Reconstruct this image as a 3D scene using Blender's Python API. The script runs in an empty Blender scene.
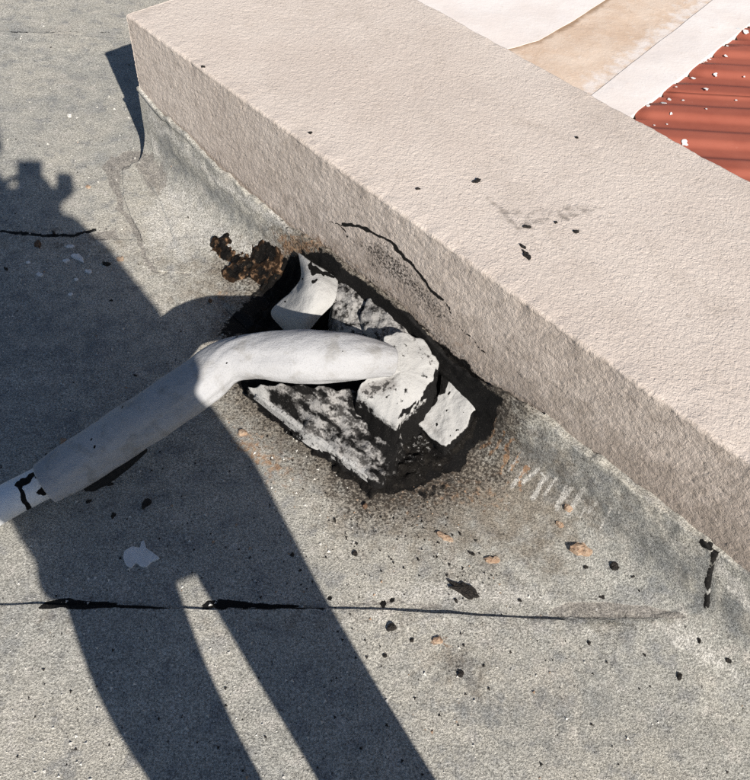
import bpy, math, random
import numpy as np
from mathutils import Vector, Matrix

# ------------------------------------------------------------------ camera, sky, sun, exposure
scn = bpy.context.scene
CAM_H, FPX, PITCH, ROLL = 1.45, 813.1, math.radians(50.615), math.radians(4.8785)
IW, IH = 750.0, 780.0
fw = np.array([0, math.cos(PITCH), -math.sin(PITCH)])
_rt = np.array([1.0, 0, 0]); _up = np.cross(_rt, fw)
rt = math.cos(ROLL)*_rt + math.sin(ROLL)*_up
up = -math.sin(ROLL)*_rt + math.cos(ROLL)*_up
EYE = np.array([0, 0, CAM_H])

cd = bpy.data.cameras.new('camera'); cam = bpy.data.objects.new('camera', cd)
scn.collection.objects.link(cam)
cam.matrix_world = Matrix(((rt[0], up[0], -fw[0], EYE[0]), (rt[1], up[1], -fw[1], EYE[1]),
                           (rt[2], up[2], -fw[2], EYE[2]), (0, 0, 0, 1)))
cd.sensor_fit = 'VERTICAL'; cd.sensor_height = 24; cd.sensor_width = 24
cd.lens = 24*FPX/IH; cd.clip_start = 0.02; cd.clip_end = 1000
scn.camera = cam

SUN = np.array([0.390, -0.735, 0.556]); SUN /= np.linalg.norm(SUN)      # towards the sun
w = bpy.data.worlds.new('World'); scn.world = w; w.use_nodes = True
wn = w.node_tree; bg = wn.nodes['Background']
sky = wn.nodes.new('ShaderNodeTexSky'); sky.sky_type = 'NISHITA'; sky.sun_disc = False
sky.sun_elevation = math.asin(SUN[2]); sky.sun_rotation = math.atan2(SUN[0], SUN[1])
sky.air_density = 1.0; sky.dust_density = 0.5; sky.ozone_density = 3.0
wn.links.new(sky.outputs[0], bg.inputs[0]); bg.inputs[1].default_value = 0.05
sl = bpy.data.lights.new('sun', 'SUN'); sl.energy = 5.0; sl.angle = math.radians(0.5); sl.color = (1.0, 0.945, 0.865)
so = bpy.data.objects.new('sun', sl); scn.collection.objects.link(so)
so.rotation_euler = Vector(-SUN).to_track_quat('-Z', 'Y').to_euler(); so.location = (3, -5, 6)
vs = scn.view_settings; vs.view_transform = 'Standard'; vs.look = 'None'; vs.exposure = 0.47; vs.gamma = 1.0
vs.use_curve_mapping = False
scn.cycles.max_bounces = 6; scn.cycles.use_denoising = False

# ------------------------------------------------------------------ maths helpers
rng = np.random.default_rng(7); random.seed(7)
def G(px, py, z=0.0):
    """point of the place at height z seen at this spot of the photograph"""
    d = rt*(px-IW/2)/FPX - up*(py-IH/2)/FPX + fw
    return EYE + d*((z-CAM_H)/d[2])
def to_px(P):
    d = P - EYE; z = np.maximum(d@fw, 1e-3)
    return np.stack([IW/2+FPX*(d@rt)/z, IH/2-FPX*(d@up)/z], -1)
PHI = math.radians(-43.61)
D = np.array([math.cos(PHI), math.sin(PHI), 0]); Nn = np.array([-math.sin(PHI), math.cos(PHI), 0])
B = G(153, 160)
def Wp(t, n, z): return B + D*t + Nn*n + np.array([0, 0, z])
WH, WW = 0.43, 0.665            # parapet height, width
SEAM = math.radians(4.378)
Sx = np.array([math.cos(SEAM), math.sin(SEAM), 0]); Sv = np.array([-math.sin(SEAM), math.cos(SEAM), 0])

_ga = rng.random((256, 256))*2*math.pi
def perlin(x, y, seed=0):
    x = np.asarray(x, float)+seed*17.31; y = np.asarray(y, float)+seed*9.77
    xi = np.floor(x).astype(int); yi = np.floor(y).astype(int); xf = x-xi; yf = y-yi
    def g(i, j):
        a = _ga[(xi+i) % 256, (yi+j) % 256]; return np.cos(a)*(xf-i)+np.sin(a)*(yf-j)
    u = xf*xf*xf*(xf*(xf*6-15)+10); v = yf*yf*yf*(yf*(yf*6-15)+10)
    return ((1-u)*(1-v)*g(0, 0)+u*(1-v)*g(1, 0)+(1-u)*v*g(0, 1)+u*v*g(1, 1))*1.5
def fbm(x, y, octaves=4, seed=0, gain=0.5):
    r = 0; a = 1; f = 1
    for k in range(octaves):
        r = r+a*perlin(x*f, y*f, seed+k*3); a *= gain; f *= 2.03
    return r
def sstep(a, b, x):
    t = np.clip((x-a)/(b-a), 0, 1); return t*t*(3-2*t)
def sd_line(P, pts):
    """distance to a polyline"""
    d = np.full(len(P), 1e9)
    for a, b in zip(pts[:-1], pts[1:]):
        a = np.array(a, float); b = np.array(b, float); e = b-a
        h = np.clip(((P-a)@e)/max(e@e, 1e-9), 0, 1)
        d = np.minimum(d, np.hypot(*(P-a-h[:, None]*e).T))
    return d
def sd_poly(P, poly):
    """signed distance, negative inside"""
    d = sd_line(P, list(poly)+[poly[0]])
    ins = np.zeros(len(P), bool); n = len(poly)
    for i in range(n):
        (x0, y0), (x1, y1) = poly[i], poly[(i+1) % n]
        if y0 == y1: continue
        c = ((y0 > P[:, 1]) != (y1 > P[:, 1])) & (P[:, 0] < (x1-x0)*(P[:, 1]-y0)/(y1-y0)+x0)
        ins ^= c
    return np.where(ins, -d, d)
def m_poly(P, poly, soft): return np.clip(0.5-sd_poly(P, poly)/soft, 0, 1)
def m_line(P, pts, wid, soft): return np.clip(0.5-(sd_line(P, pts)-wid)/soft, 0, 1)

# ------------------------------------------------------------------ object helpers
COL = scn.collection
def link(name, me, parent=None, mat=None):
    o = bpy.data.objects.new(name, me); COL.objects.link(o)
    if parent is not None: o.parent = parent
    if mat is not None and me is not None: me.materials.append(mat)
    return o
def tag(o, label=None, cat=None, group=None, kind=None):
    if label: o['label'] = label
    if cat: o['category'] = cat
    if group: o['group'] = group
    if kind: o['kind'] = kind
    return o
def empty(name, loc):
    o = bpy.data.objects.new(name, None); COL.objects.link(o); o.location = loc; o.empty_display_size = 0.05
    return o
def np_mesh(name, V, Q, attrs=None, smooth=True):
    me = bpy.data.meshes.new(name); V = np.asarray(V, np.float32); Q = np.asarray(Q, np.int32)
    me.vertices.add(len(V)); me.vertices.foreach_set('co', V.ravel())
    k = Q.shape[1]
    me.loops.add(Q.size); me.loops.foreach_set('vertex_index', Q.ravel())
    me.polygons.add(len(Q)); me.polygons.foreach_set('loop_start', np.arange(0, Q.size, k, dtype=np.int32))
    me.polygons.foreach_set('loop_total', np.full(len(Q), k, np.int32))
    me.polygons.foreach_set('use_smooth', np.full(len(Q), smooth))
    me.update(calc_edges=True)
    for n, a in (attrs or {}).items():
        at = me.attributes.new(n, 'FLOAT', 'POINT'); at.data.foreach_set('value', np.asarray(a, np.float32))
    me.validate(); return me
def grid_quads(nu, nv, off=0, closed=False):
    i = np.arange(nu-1)[:, None]; j = np.arange(nv if closed else nv-1)[None, :]; j2 = (j+1) % nv
    return np.stack([i*nv+j, (i+1)*nv+j, (i+1)*nv+j2, i*nv+j2], -1).reshape(-1, 4)+off
def child(name, me, parent, mat):
    """mesh given in world coordinates, parented to a thing whose origin sits elsewhere"""
    o = link(name, me, parent, mat)
    o.matrix_parent_inverse = Matrix.Translation(-Vector(parent.location)); return o

# ------------------------------------------------------------------ materials
class NT:
    def __init__(s, name):
        s.m = bpy.data.materials.new(name); s.m.use_nodes = True; s.t = s.m.node_tree
        s.b = s.t.nodes['Principled BSDF']; s.o = s.t.nodes['Material Output']
        s.co = s.t.nodes.new('ShaderNodeTexCoord').outputs['Object']
    def n(s, typ, **kw):
        nd = s.t.nodes.new(typ)
        for k, v in kw.items(): setattr(nd, k, v)
        return nd
    def put(s, sock, v):
        if hasattr(v, 'is_output'): s.t.links.new(v, sock)
        else: sock.default_value = v
    def noise(s, scale, detail=3, rough=0.55, dist=0.0, co=None):
        nd = s.n('ShaderNodeTexNoise'); s.put(nd.inputs['Vector'], co or s.co)
        nd.inputs['Scale'].default_value = scale; nd.inputs['Detail'].default_value = detail
        nd.inputs['Roughness'].default_value = rough; nd.inputs['Distortion'].default_value = dist
        return nd.outputs['Fac']
    def voro(s, scale, feat='F1', out='Distance', rnd=1.0):
        nd = s.n('ShaderNodeTexVoronoi', feature=feat); s.put(nd.inputs['Vector'], s.co)
        nd.inputs['Scale'].default_value = scale; nd.inputs['Randomness'].default_value = rnd
        return nd.outputs[out]
    def ramp(s, v, a, b, lo=0.0, hi=1.0, smooth=True):
        nd = s.n('ShaderNodeMapRange'); nd.interpolation_type = 'SMOOTHSTEP' if smooth else 'LINEAR'
        s.put(nd.inputs[0], v)
        for i, x in zip((1, 2, 3, 4), (a, b, lo, hi)): s.put(nd.inputs[i], x)
        return nd.outputs[0]
    def math(s, op, a, b=None, c=None):
        nd = s.n('ShaderNodeMath', operation=op); s.put(nd.inputs[0], a)
        if b is not None: s.put(nd.inputs[1], b)
        if c is not None: s.put(nd.inputs[2], c)
        return nd.outputs[0]
    def mix(s, f, a, b, mode='MIX'):
        nd = s.n('ShaderNodeMix', data_type='RGBA', blend_type=mode); s.put(nd.inputs[0], f)
        for i, v in ((6, a), (7, b)):
            s.put(nd.inputs[i], v if hasattr(v, 'is_output') else (*v, 1.0))
        return nd.outputs[2]
    def attr(s, name):
        nd = s.n('ShaderNodeAttribute', attribute_name=name); return nd.outputs['Fac']
    def mask(s, name, scale, amp, edge=0.07, detail=4):
        """attribute with a ragged, noisy border"""
        nz = s.math('SUBTRACT', s.noise(scale, detail, 0.62), 0.5)
        v = s.math('MULTIPLY_ADD', nz, amp, s.attr(name))
        return s.ramp(v, 0.5-edge, 0.5+edge)
    def bump(s, h, strength, dist, prev=None):
        nd = s.n('ShaderNodeBump'); nd.inputs['Strength'].default_value = strength
        nd.inputs['Distance'].default_value = dist; s.put(nd.inputs['Height'], h)
        if prev is not None: s.t.links.new(prev, nd.inputs['Normal'])
        return nd.outputs[0]
    def done(s, col, rough=0.9, normal=None, spec=0.3):
        s.put(s.b.inputs['Base Color'], col if hasattr(col, 'is_output') else (*col, 1))
        s.put(s.b.inputs['Roughness'], rough); s.b.inputs['Specular IOR Level'].default_value = spec
        if normal is not None: s.t.links.new(normal, s.b.inputs['Normal'])
        return s.m

def mat_membrane():
    s = NT('mineral_membrane')
    big = s.noise(2.2, 3, 0.6); mid = s.noise(19, 5, 0.65); fine = s.noise(520, 3, 0.75); gr = s.noise(240, 3, 0.7)
    cell = s.voro(380, out='Color')
    col = s.mix(s.ramp(big, .38, .62), (.395, .386, .350), (.480, .455, .398))
    col = s.mix(s.ramp(mid, .50, .68, 0, .75), col, (.265, .264, .260))
    col = s.mix(s.ramp(mid, .47, .32, 0, .7), col, (.52, .49, .445))
    vst = s.noise(6.5, 4, .65)
    col = s.mix(s.ramp(vst, .54, .70, 0, .45), col, (.27, .275, .275))
    col = s.mix(s.ramp(vst, .45, .32, 0, .4), col, (.50, .46, .40))
    # soiled, bluish washed and chalky parts
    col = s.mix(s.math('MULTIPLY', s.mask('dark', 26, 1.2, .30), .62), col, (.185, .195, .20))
    col = s.mix(s.math('MULTIPLY', s.mask('grime', 32, 1.6, .34, 5), .66), col, (.175, .138, .100))
    col = s.mix(s.math('MULTIPLY', s.mask('white', 60, .8, .22), .78), col, (.62, .595, .55))
    bl = s.mask('bleed', 55, .75, .14, 5)
    bcol = s.mix(s.ramp(s.noise(60, 4), .35, .65), (.225, .208, .19), (.32, .295, .262))
    col = s.mix(s.math('MULTIPLY', bl, .9), col, bcol)
    # granules
    sp = s.ramp(s.math('MULTIPLY_ADD', gr, .55, s.math('MULTIPLY', fine, .6)), .42, .74, .42, 1.46)
    hv = s.n('ShaderNodeSeparateColor'); s.put(hv.inputs[0], cell)
    sp = s.math('MULTIPLY', sp, s.ramp(hv.outputs[0], 0, 1, .80, 1.22, False))
    cb = s.n('ShaderNodeCombineColor')
    for i in range(3): s.put(cb.inputs[i], sp)
    col = s.mix(1.0, col, cb.outputs[0], 'MULTIPLY')
    # sparse dark pits and pale grains
    pit = s.ramp(s.noise(150, 2, .6), .655, .71)
    col = s.mix(s.math('MULTIPLY', pit, .75), col, (.055, .05, .045))
    pale = s.ramp(s.noise(88, 2, .5, .4), .715, .75)
    col = s.mix(s.math('MULTIPLY', pale, .8), col, (.66, .64, .60))
    ru = s.mask('rust', 75, 1.0, .16)
    rcol = s.mix(s.ramp(s.noise(85, 4), .4, .62), (.30, .155, .075), (.47, .31, .19))
    col = s.mix(s.math('MULTIPLY', ru, .85), col, rcol)
    so_ = s.mask('soot_shade', 170, 1.9, .20, 5)
    col = s.mix(s.math('MULTIPLY', so_, .88), col, (.028, .022, .018))
    ta = s.mask('tar', 70, .62, .05, 6)
    tcol = s.mix(s.ramp(s.noise(260, 3, .7), .55, .75), (.005, .0046, .0045), (.035, .031, .028))
    col = s.mix(ta, col, tcol)
    ro = s.ramp(ta, 0, 1, .93, .75)
    amt = s.math('SUBTRACT', 1.0, s.math('MULTIPLY', s.math('MAXIMUM', s.math('MULTIPLY', bl, .5), ta), .75))
    h = s.math('MULTIPLY', s.math('MULTIPLY_ADD', fine, .7, gr), amt)
    nb = s.bump(mid, .35, .006); nb = s.bump(h, .85, .0032, nb)
    return s.done(col, ro, nb, .2)

def mat_plaster():
    s = NT('textured_plaster')
    worm = s.noise(125, 3, .6, 1.0); fine = s.noise(380, 3, .7); big = s.noise(3.0, 4, .6); sp = s.noise(160, 2, .6)
    col = s.mix(s.ramp(big, .35, .65), (.585, .503, .442), (.640, .560, .497))
    col = s.mix(s.ramp(worm, .40, .28, 0, .28), col, (.33, .27, .22))
    col = s.mix(s.ramp(sp, .70, .76, 0, .55), col, (.25, .20, .16))
    col = s.mix(s.math('MULTIPLY', s.ramp(s.noise(22, 5, .7), .55, .75), .22), col, (.40, .34, .29))
    bl_ = s.noise(5.5, 5, .7, .4)
    col = s.mix(s.ramp(bl_, .52, .72, 0, .38), col, (.42, .355, .30))
    col = s.mix(s.ramp(s.noise(75, 4, .7), .60, .70, 0, .45), col, (.30, .245, .20))
    col = s.mix(s.math('MULTIPLY', s.mask('grime', 30, 1.5, .34, 5), .62), col, (.25, .205, .17))
    col = s.mix(s.math('MULTIPLY', s.mask('dark', 60, 1.3, .22), .62), col, (.17, .145, .125))
    col = s.mix(s.math('MULTIPLY', s.mask('rust', 60, .9, .22), .75), col, (.33, .19, .105))
    col = s.mix(s.math('MULTIPLY', s.mask('white', 70, .7, .2), .6), col, (.63, .60, .56))
    so_ = s.mask('soot_shade', 190, 1.8, .16, 6)
    col = s.mix(s.math('MULTIPLY', so_, .92), col, (.022, .018, .015))
    ta = s.mask('tar', 90, .55, .06, 5)
    col = s.mix(ta, col, (.0085, .0075, .007))
    h = s.math('MULTIPLY_ADD', fine, .35, worm)
    nb = s.bump(h, .75, .0042)
    return s.done(col, s.ramp(ta, 0, 1, .9, .5), nb, .25)

def mat_tar():
    s = NT('bitumen_tar')
    a = s.noise(95, 5, .7); f = s.noise(420, 3, .7); m = s.noise(28, 4)
    col = s.mix(s.ramp(m, .35, .7), (.0045, .004, .004), (.012, .0105, .009))
    col = s.mix(s.ramp(s.noise(48, 5, .7), .52, .70, 0, .7), col, (.030, .026, .022))
    dust = s.ramp(f, .62, .72, 0, .75)
    col = s.mix(dust, col, (.13, .12, .115))
    col = s.mix(s.math('MULTIPLY', s.mask('grey', 85, 1.3, .10, 6), .95), col, (.40, .39, .375))
    col = s.mix(s.math('MULTIPLY', s.mask('rust', 90, 1.1, .12, 5), .9), col, s.mix(s.ramp(s.noise(70, 4), .50, .72), (.032, .018, .010), (.38, .23, .135)))
    nb = s.bump(a, .9, .008); nb = s.bump(f, .8, .003, nb)
    return s.done(col, s.ramp(a, .3, .7, .6, .95), nb, .10)

def mat_coated(name, white=(.42, .415, .405), grey=(.27, .26, .25), tarry=0.55, sc=70, te=.05, se=.10, ss_=130):
    """white elastomeric coating, smeared with tar"""
    s = NT(name)
    b = s.noise(9, 4); g = s.noise(380, 3, .75); mid = s.noise(38, 5, .68)
    col = s.mix(s.ramp(b, .35, .68), white, tuple(x*.86 for x in white))
    col = s.mix(s.mask('grey', 55, .9, .22), col, grey)
    col = s.mix(s.ramp(mid, .60, .78, 0, .35), col, tuple(x*.6 for x in grey))
    col = s.mix(s.ramp(g, .52, .78, 0, .50), col, (.17, .165, .16))
    so_ = s.mask('soot_shade', ss_, 1.6, se, 6)
    col = s.mix(s.math('MULTIPLY', so_, .90), col, (.020, .018, .017))
    ta = s.mask('tar', sc, tarry, te, 5)
    col = s.mix(ta, col, s.mix(s.ramp(g, .58, .72), (.005, .0046, .0045), (.045, .042, .04)))
    nb = s.bump(mid, .35, .004); nb = s.bump(g, .55, .0022, nb)
    nb = s.bump(s.noise(170, 3, .7), .5, .003, nb)
    return s.done(col, s.ramp(ta, 0, 1, .75, .8), nb, .15)

def mat_simple(name, c1, c2, sc=60, rough=.85, bump=.4, bd=.002, fsc=300):
    s = NT(name); a = s.noise(sc, 4, .65); f = s.noise(fsc, 3, .7)
    col = s.mix(s.ramp(a, .35, .65), c1, c2)
    col = s.mix(s.ramp(f, .6, .78, 0, .35), col, tuple(x*.45 for x in c1))
    return s.done(col, rough, s.bump(s.math('ADD', a, f), bump, bd), .3)

M_MEM = mat_membrane(); M_PLA = mat_plaster(); M_TAR = mat_tar()
M_BOOT = mat_coated('coated_boot'); M_SMEAR = mat_coated('tar_smeared_sheet', (.40, .395, .385), (.30, .29, .28), 1.1, 110, .18, .26, 210); M_PIPE = mat_coated('coated_pipe_sleeve', (.415, .415, .424), (.30, .293, .285), .5, 60)
M_DUCT = mat_coated('white_plastic_duct', (.80, .81, .82), (.6, .6, .6), .30, 50)
M_CRUMB = mat_simple('tar_crumb', (.010, .009, .008), (.028, .022, .018), 150, .6, .8, .003)
M_BROWN = mat_simple('brown_crumb', (.085, .05, .03), (.16, .10, .065), 130, .85, .8, .003)
M_CHIP = mat_simple('tan_plaster_chip', (.31, .20, .13), (.44, .33, .24), 110, .9, .7, .003)
M_FLAKE = mat_simple('white_paint_flake', (.64, .64, .63), (.74, .74, .73), 60, .7, .4, .002)
M_STONE = mat_simple('pale_grit', (.50, .48, .44), (.64, .62, .58), 200, .9, .4, .001)
M_BLACK = mat_simple('black_tube_surface', (.007, .007, .007), (.015, .014, .013), 120, .8, .5, .002)
M_CONC = mat_simple('plain_concrete', (.36, .34, .31), (.42, .40, .37), 12, .9, .4, .004)

def mat_ledge_white():
    s = NT('white_ledge_coating'); a = s.noise(6, 4, .6); f = s.noise(130, 4, .7); m = s.noise(30, 4, .6)
    col = s.mix(s.ramp(a, .35, .65), (.735, .665, .625), (.775, .72, .69))
    col = s.mix(s.ramp(m, .62, .76, 0, .5), col, (.60, .50, .42))
    return s.done(col, .75, s.bump(f, .35, .002, s.bump(m, .3, .004)), .3)
def mat_ledge_beige():
    s = NT('weathered_beige_mortar'); a = s.noise(7, 5, .65, .6); f = s.noise(180, 4, .7); m = s.noise(42, 5, .7, .5)
    col = s.mix(s.ramp(a, .32, .66), (.585, .435, .325), (.66, .535, .435))
    col = s.mix(s.ramp(m, .57, .70, 0, .55), col, (.68, .60, .53))
    col = s.mix(s.ramp(m, .40, .28, 0, .5), col, (.42, .30, .215))
    col = s.mix(s.mask('pale', 26, 1.3, .20, 5), col, (.72, .65, .605))
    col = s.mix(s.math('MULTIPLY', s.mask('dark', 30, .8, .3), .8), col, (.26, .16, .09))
    return s.done(col, .88, s.bump(m, .5, .004, s.bump(f, .4, .002)), .25)
def mat_red():
    s = NT('red_painted_metal'); a = s.noise(5, 4, .6); m = s.noise(55, 5, .7); f = s.noise(300, 2)
    col = s.mix(s.ramp(a, .35, .65), (.285, .076, .047), (.335, .098, .062))
    col = s.mix(s.ramp(m, .60, .75, 0, .5), col, (.26, .085, .06))
    col = s.mix(s.ramp(m, .36, .26, 0, .35), col, (.45, .20, .15))
    return s.done(col, .62, s.bump(m, .25, .002), .35)
M_LW, M_LB, M_RED = mat_ledge_white(), mat_ledge_beige(), mat_red()

# ------------------------------------------------------------------ stain maps (where stains lie on the roof and the wall)
BED = [(236, 382), (268, 415), (318, 455), (372, 497), (410, 490), (455, 470), (492, 430), (502, 402), (470, 368),
       (440, 342), (400, 308), (360, 280), (325, 252), (300, 248), (286, 262), (262, 290), (245, 330)]
def stain_fields(V):
    P = to_px(V); x, y = P[:, 0], P[:, 1]
    wob = 5*fbm(x/22, y/22, 3, 5); wob2 = 5*fbm(x/22, y/22, 3, 9)
    Q = P + np.stack([wob, wob2], -1)
    mx = np.maximum; Ql = P+.22*(Q-P)
    tar = m_poly(Q, BED, 16)
    tar = mx(tar, m_poly(Q, [(400, 490), (425, 480), (470, 465), (498, 425), (500, 440), (470, 480), (445, 500), (425, 512), (405, 500)], 24)*.52)
    tar = mx(tar, m_poly(Q, [(246, 290), (290, 265), (300, 300), (280, 330), (235, 345), (205, 340), (225, 315)], 26)*.62)
    tar = mx(tar, m_poly(Ql, [(38, 607), (46, 601), (60, 598), (80, 599), (110, 603), (150, 605), (182, 607), (182, 608.5), (38, 608.5)], 2.5)*.85)
    tar = mx(tar, m_poly(Ql, [(197, 608), (207, 601), (222, 598.5), (245, 601), (275, 604), (325, 608), (325, 609.5), (197, 609.5)], 2.5)*.85)
    tar = mx(tar, m_line(Ql, [(0, 607), (200, 607), (372, 607)], .6, 2.2)*.56)
    tar = mx(tar, m_line(Ql, [(549, 612), (620, 616), (690, 617)], .5, 1.6)*.55)
    tar = mx(tar, m_line(P, [(712, 552), (715, 580), (714, 612)], 1.5, 6)*.55)
    tar = mx(tar, m_line(Q, [(702, 535), (712, 548)], 3.5, 4)*.7)
    tar = mx(tar, m_line(Ql, [(0, 231), (35, 235), (72, 236), (95, 230)], 2.6, 4)*.62)
    tar = mx(tar, m_line(Ql, [(10, 33), (60, 31), (122, 33)], .9, 2)*.6)
    for lx, ly, rr in ((383, 604, 4), (392, 600, 3), (330, 598, 3), (640, 607, 1.5)):
        tar = mx(tar, np.clip(.5-(np.hypot(x-lx, y-ly)-rr)/3, 0, 1)*.8)
    d = sd_poly(P, BED)
    soot_shade = np.clip(.64-d/120, 0, .68)*(d > -40)
    soot_shade *= np.where((x > 330) & (y > 350), 1.0, .78)
    soot_shade = mx(soot_shade, m_poly(Q, [(405, 470), (500, 440), (520, 480), (455, 510), (400, 520), (350, 500)], 60)*.66)
    soot_shade = mx(soot_shade, m_poly(Q, [(430, 545), (470, 560), (500, 575), (470, 600), (440, 580)], 60)*.44)
    soot_shade = mx(soot_shade, m_poly(Q, [(455, 640), (475, 650), (465, 685), (445, 690)], 30)*.42)
    soot_shade = mx(soot_shade, m_poly(Q, [(210, 240), (260, 255), (310, 250), (320, 300), (240, 320), (200, 280)], 70)*.50)
    soot_shade = mx(soot_shade, m_line(Q, [(105, 262), (60, 245), (0, 268)], 4, 26)*.40)
    rust = m_poly(Q, [(275, 232), (318, 228), (330, 256), (300, 262), (270, 258)], 34)*.62
    rust = mx(rust, m_poly(Q, [(215, 285), (270, 300), (225, 310), (200, 300)], 30)*.50)
    rust = mx(rust, m_poly(Q, [(225, 420), (262, 430), (310, 480), (270, 490), (230, 455)], 60)*.62)
    for sx, sy in ((492, 430), (503, 432), (512, 442), (497, 418), (506, 452), (520, 452), (528, 470)):
        rust = mx(rust, m_line(Q, [(sx, sy), (sx-9, sy+20)], 1.5, 5)*1.0)
    rust = mx(rust, m_poly(Q, [(428, 636), (455, 636), (452, 650), (430, 650)], 14)*.5)
    rust = mx(rust, m_poly(Q, [(330, 440), (520, 470), (520, 520), (380, 520)], 90)*.50)
    white = m_line(Q, [(142, 92), (160, 128), (205, 168), (290, 232)], 5, 14)*.78
    white = mx(white, m_poly(Q, [(150, 118), (163, 158), (150, 150)], 8)*.8)
    for k in range(11):
        jx = (k*37 % 11)/11-.5; a = (520+k*9+4*jx, 462+k*4.5+7*((k*53 % 7)/7-.5)); white = mx(white, m_line(Ql, [a, (a[0]-10-8*((k*29 % 5)/5), a[1]+13+12*((k*41 % 9)/9))], 1.2+1.2*((k*17 % 4)/4), 5)*(1.15 if k < 8 else .85))
    white = mx(white, m_poly(Q, [(340, 590), (470, 578), (560, 590), (548, 608), (372, 604)], 34)*.66)
    white = mx(white, m_poly(Q, [(330, 612), (560, 618), (640, 640), (560, 640), (330, 630)], 40)*.56)
    white = mx(white, m_poly(Q, [(640, 622), (690, 622), (750, 680), (750, 690), (715, 675)], 26)*.62)
    white = mx(white, m_poly(Q, [(225, 235), (280, 235), (290, 255), (240, 262)], 30)*.62)
    white = mx(white, m_poly(Q, [(712, 552), (750, 590), (750, 620), (715, 575)], 16)*.85)
    white = mx(white, m_poly(Q, [(165, 175), (190, 175), (262, 250), (230, 262), (150, 262), (130, 210)], 40)*.56)
    white = mx(white, m_poly(Q, [(120, 230), (215, 240), (200, 268), (150, 268)], 40)*.5)
    dark = m_poly(Q, [(165, 142), (205, 178), (270, 228), (262, 240), (210, 208), (172, 168)], 26)*.74
    dark = mx(dark, m_poly(Q, [(505, 405), (575, 440), (700, 535), (712, 600), (660, 590), (600, 540), (540, 470)], 60)*.66)
    dark = mx(dark, m_poly(Q, [(495, 425), (560, 440), (640, 500), (620, 520), (540, 500), (500, 470)], 40)*.66)
    dark = mx(dark, m_poly(Q, [(696, 552), (712, 552), (716, 612), (692, 614)], 12)*.95)
    dark = mx(dark, m_poly(Q, [(722, 585), (750, 612), (750, 650), (720, 620)], 16)*.85)
    dark = mx(dark, m_poly(Q, [(400, 640), (640, 640), (660, 780), (420, 780)], 120)*.46)
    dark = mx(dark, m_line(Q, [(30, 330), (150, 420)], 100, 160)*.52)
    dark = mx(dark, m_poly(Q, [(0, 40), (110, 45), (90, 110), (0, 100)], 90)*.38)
    bleed = m_poly(Ql, [(546, 617), (554, 607), (570, 601.5), (605, 602.5), (645, 606), (680, 612), (690, 619), (600, 618)], 5)*.9
    bleed = mx(bleed, m_poly(Q, [(98, 168), (112, 156), (150, 149), (154, 158), (120, 168), (122, 196), (136, 228), (157, 270), (150, 268), (118, 206), (108, 184)], 4)*.95)
    bleed = mx(bleed, m_line(Q, [(157, 273), (190, 274), (218, 271)], 1.2, 3)*.8)
    bleed = mx(bleed, m_poly(Q, [(85, 232), (118, 228), (125, 240), (95, 241)], 5)*.7)
    bleed = mx(bleed, m_line(Q, [(706, 575), (709, 612), (735, 648), (750, 660)], 4, 14)*.56)
    bleed = mx(bleed, m_poly(Q, [(134, 163), (150, 152), (166, 172), (173, 186), (160, 197), (146, 190), (138, 176)], 14)*.70)
    bleed = mx(bleed, m_line(Q, [(340, 606), (372, 602), (400, 601), (440, 606)], 3, 4)*.6)
    grime = np.clip(.80-d/85, 0, .8)*(d > -60)
    grime = mx(grime, m_poly(Q, [(380, 440), (520, 420), (600, 500), (560, 570), (430, 560), (330, 520)], 110)*.78)
    grime = mx(grime, m_poly(Q, [(190, 250), (300, 225), (320, 270), (230, 320), (170, 300)], 60)*.62)
    grime = mx(grime, m_poly(Q, [(420, 640), (500, 640), (490, 700), (430, 700)], 60)*.5)
    grime = mx(grime, m_line(Q, [(0, 240), (120, 245), (240, 285)], 8, 40)*.55)
    grime = mx(grime, m_line(Q, [(0, 620), (380, 620), (690, 630)], 6, 40)*.45)
    far = (to_px(V)[:, 1] > 900) | ((V-EYE)@fw < .1)
    out = {}
    for n, a in (('tar', tar), ('soot_shade', soot_shade), ('rust', rust), ('white', white), ('dark', dark), ('bleed', bleed), ('grime', grime)):
        a = np.array(a); a[far] = 0; out[n] = a
    return out

# ------------------------------------------------------------------ the roof: rolls of membrane
SV = [-5.4, -4.35, -3.35, -2.4, -1.4, -.39, .650, 1.677, 2.725, 3.75, 4.76, 5.8, 6.8]      # seam positions across the rolls
def und(x, y): return .0028*fbm(x*2.3, y*2.3, 3, 2)+.0008*fbm(x*24, y*24, 3, 4)
def seam_w(s, k): return .006*fbm(s*3.1, np.full_like(s, k*7.7), 4, 11+k)-(.017*sstep(-.05, .62, s) if k == 6 else 0)
def lap_h(s, k): return .0044*(.45+.9*np.clip(.5+fbm(s*2.6, np.full_like(s, k*3.3), 3, 15), 0, 1.2))
def floor_z(x, y):
    x = np.atleast_1d(np.asarray(x, float)); y = np.atleast_1d(np.asarray(y, float))
    v = Sv[0]*x+Sv[1]*y; s = Sx[0]*x+Sx[1]*y
    z = und(x, y)
    for k in range(1, len(SV)):
        i = np.nonzero((v > SV[k-1]-.06) & (v < SV[k]+.06))[0]
        if not len(i): continue
        vi, si = v[i], s[i]; lo = SV[k-1]+seam_w(si, k-1); e = SV[k]+seam_w(si, k)
        z[i] += np.where((vi > lo) & (vi <= e), lap_h(si, k)*sstep(e-.20, e, vi), 0)
    return z
deck = tag(link('roof_deck', None), kind='structure')
def axis(lo, hi, flo, fhi, fine, coarse):
    parts = []
    if lo < flo: parts.append(np.linspace(lo, flo, max(2, int((flo-lo)/coarse)+1))[:-1])
    parts.append(np.arange(flo, fhi, fine))
    if hi > fhi: parts.append(np.linspace(fhi, hi, max(2, int((hi-fhi)/coarse)+1)))
    return np.concatenate(parts)
FINE = {6: (-1.05, 1.25), 7: (-1.40, 1.15), 8: (-1.95, .75), 9: (-2.1, .3)}
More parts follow.
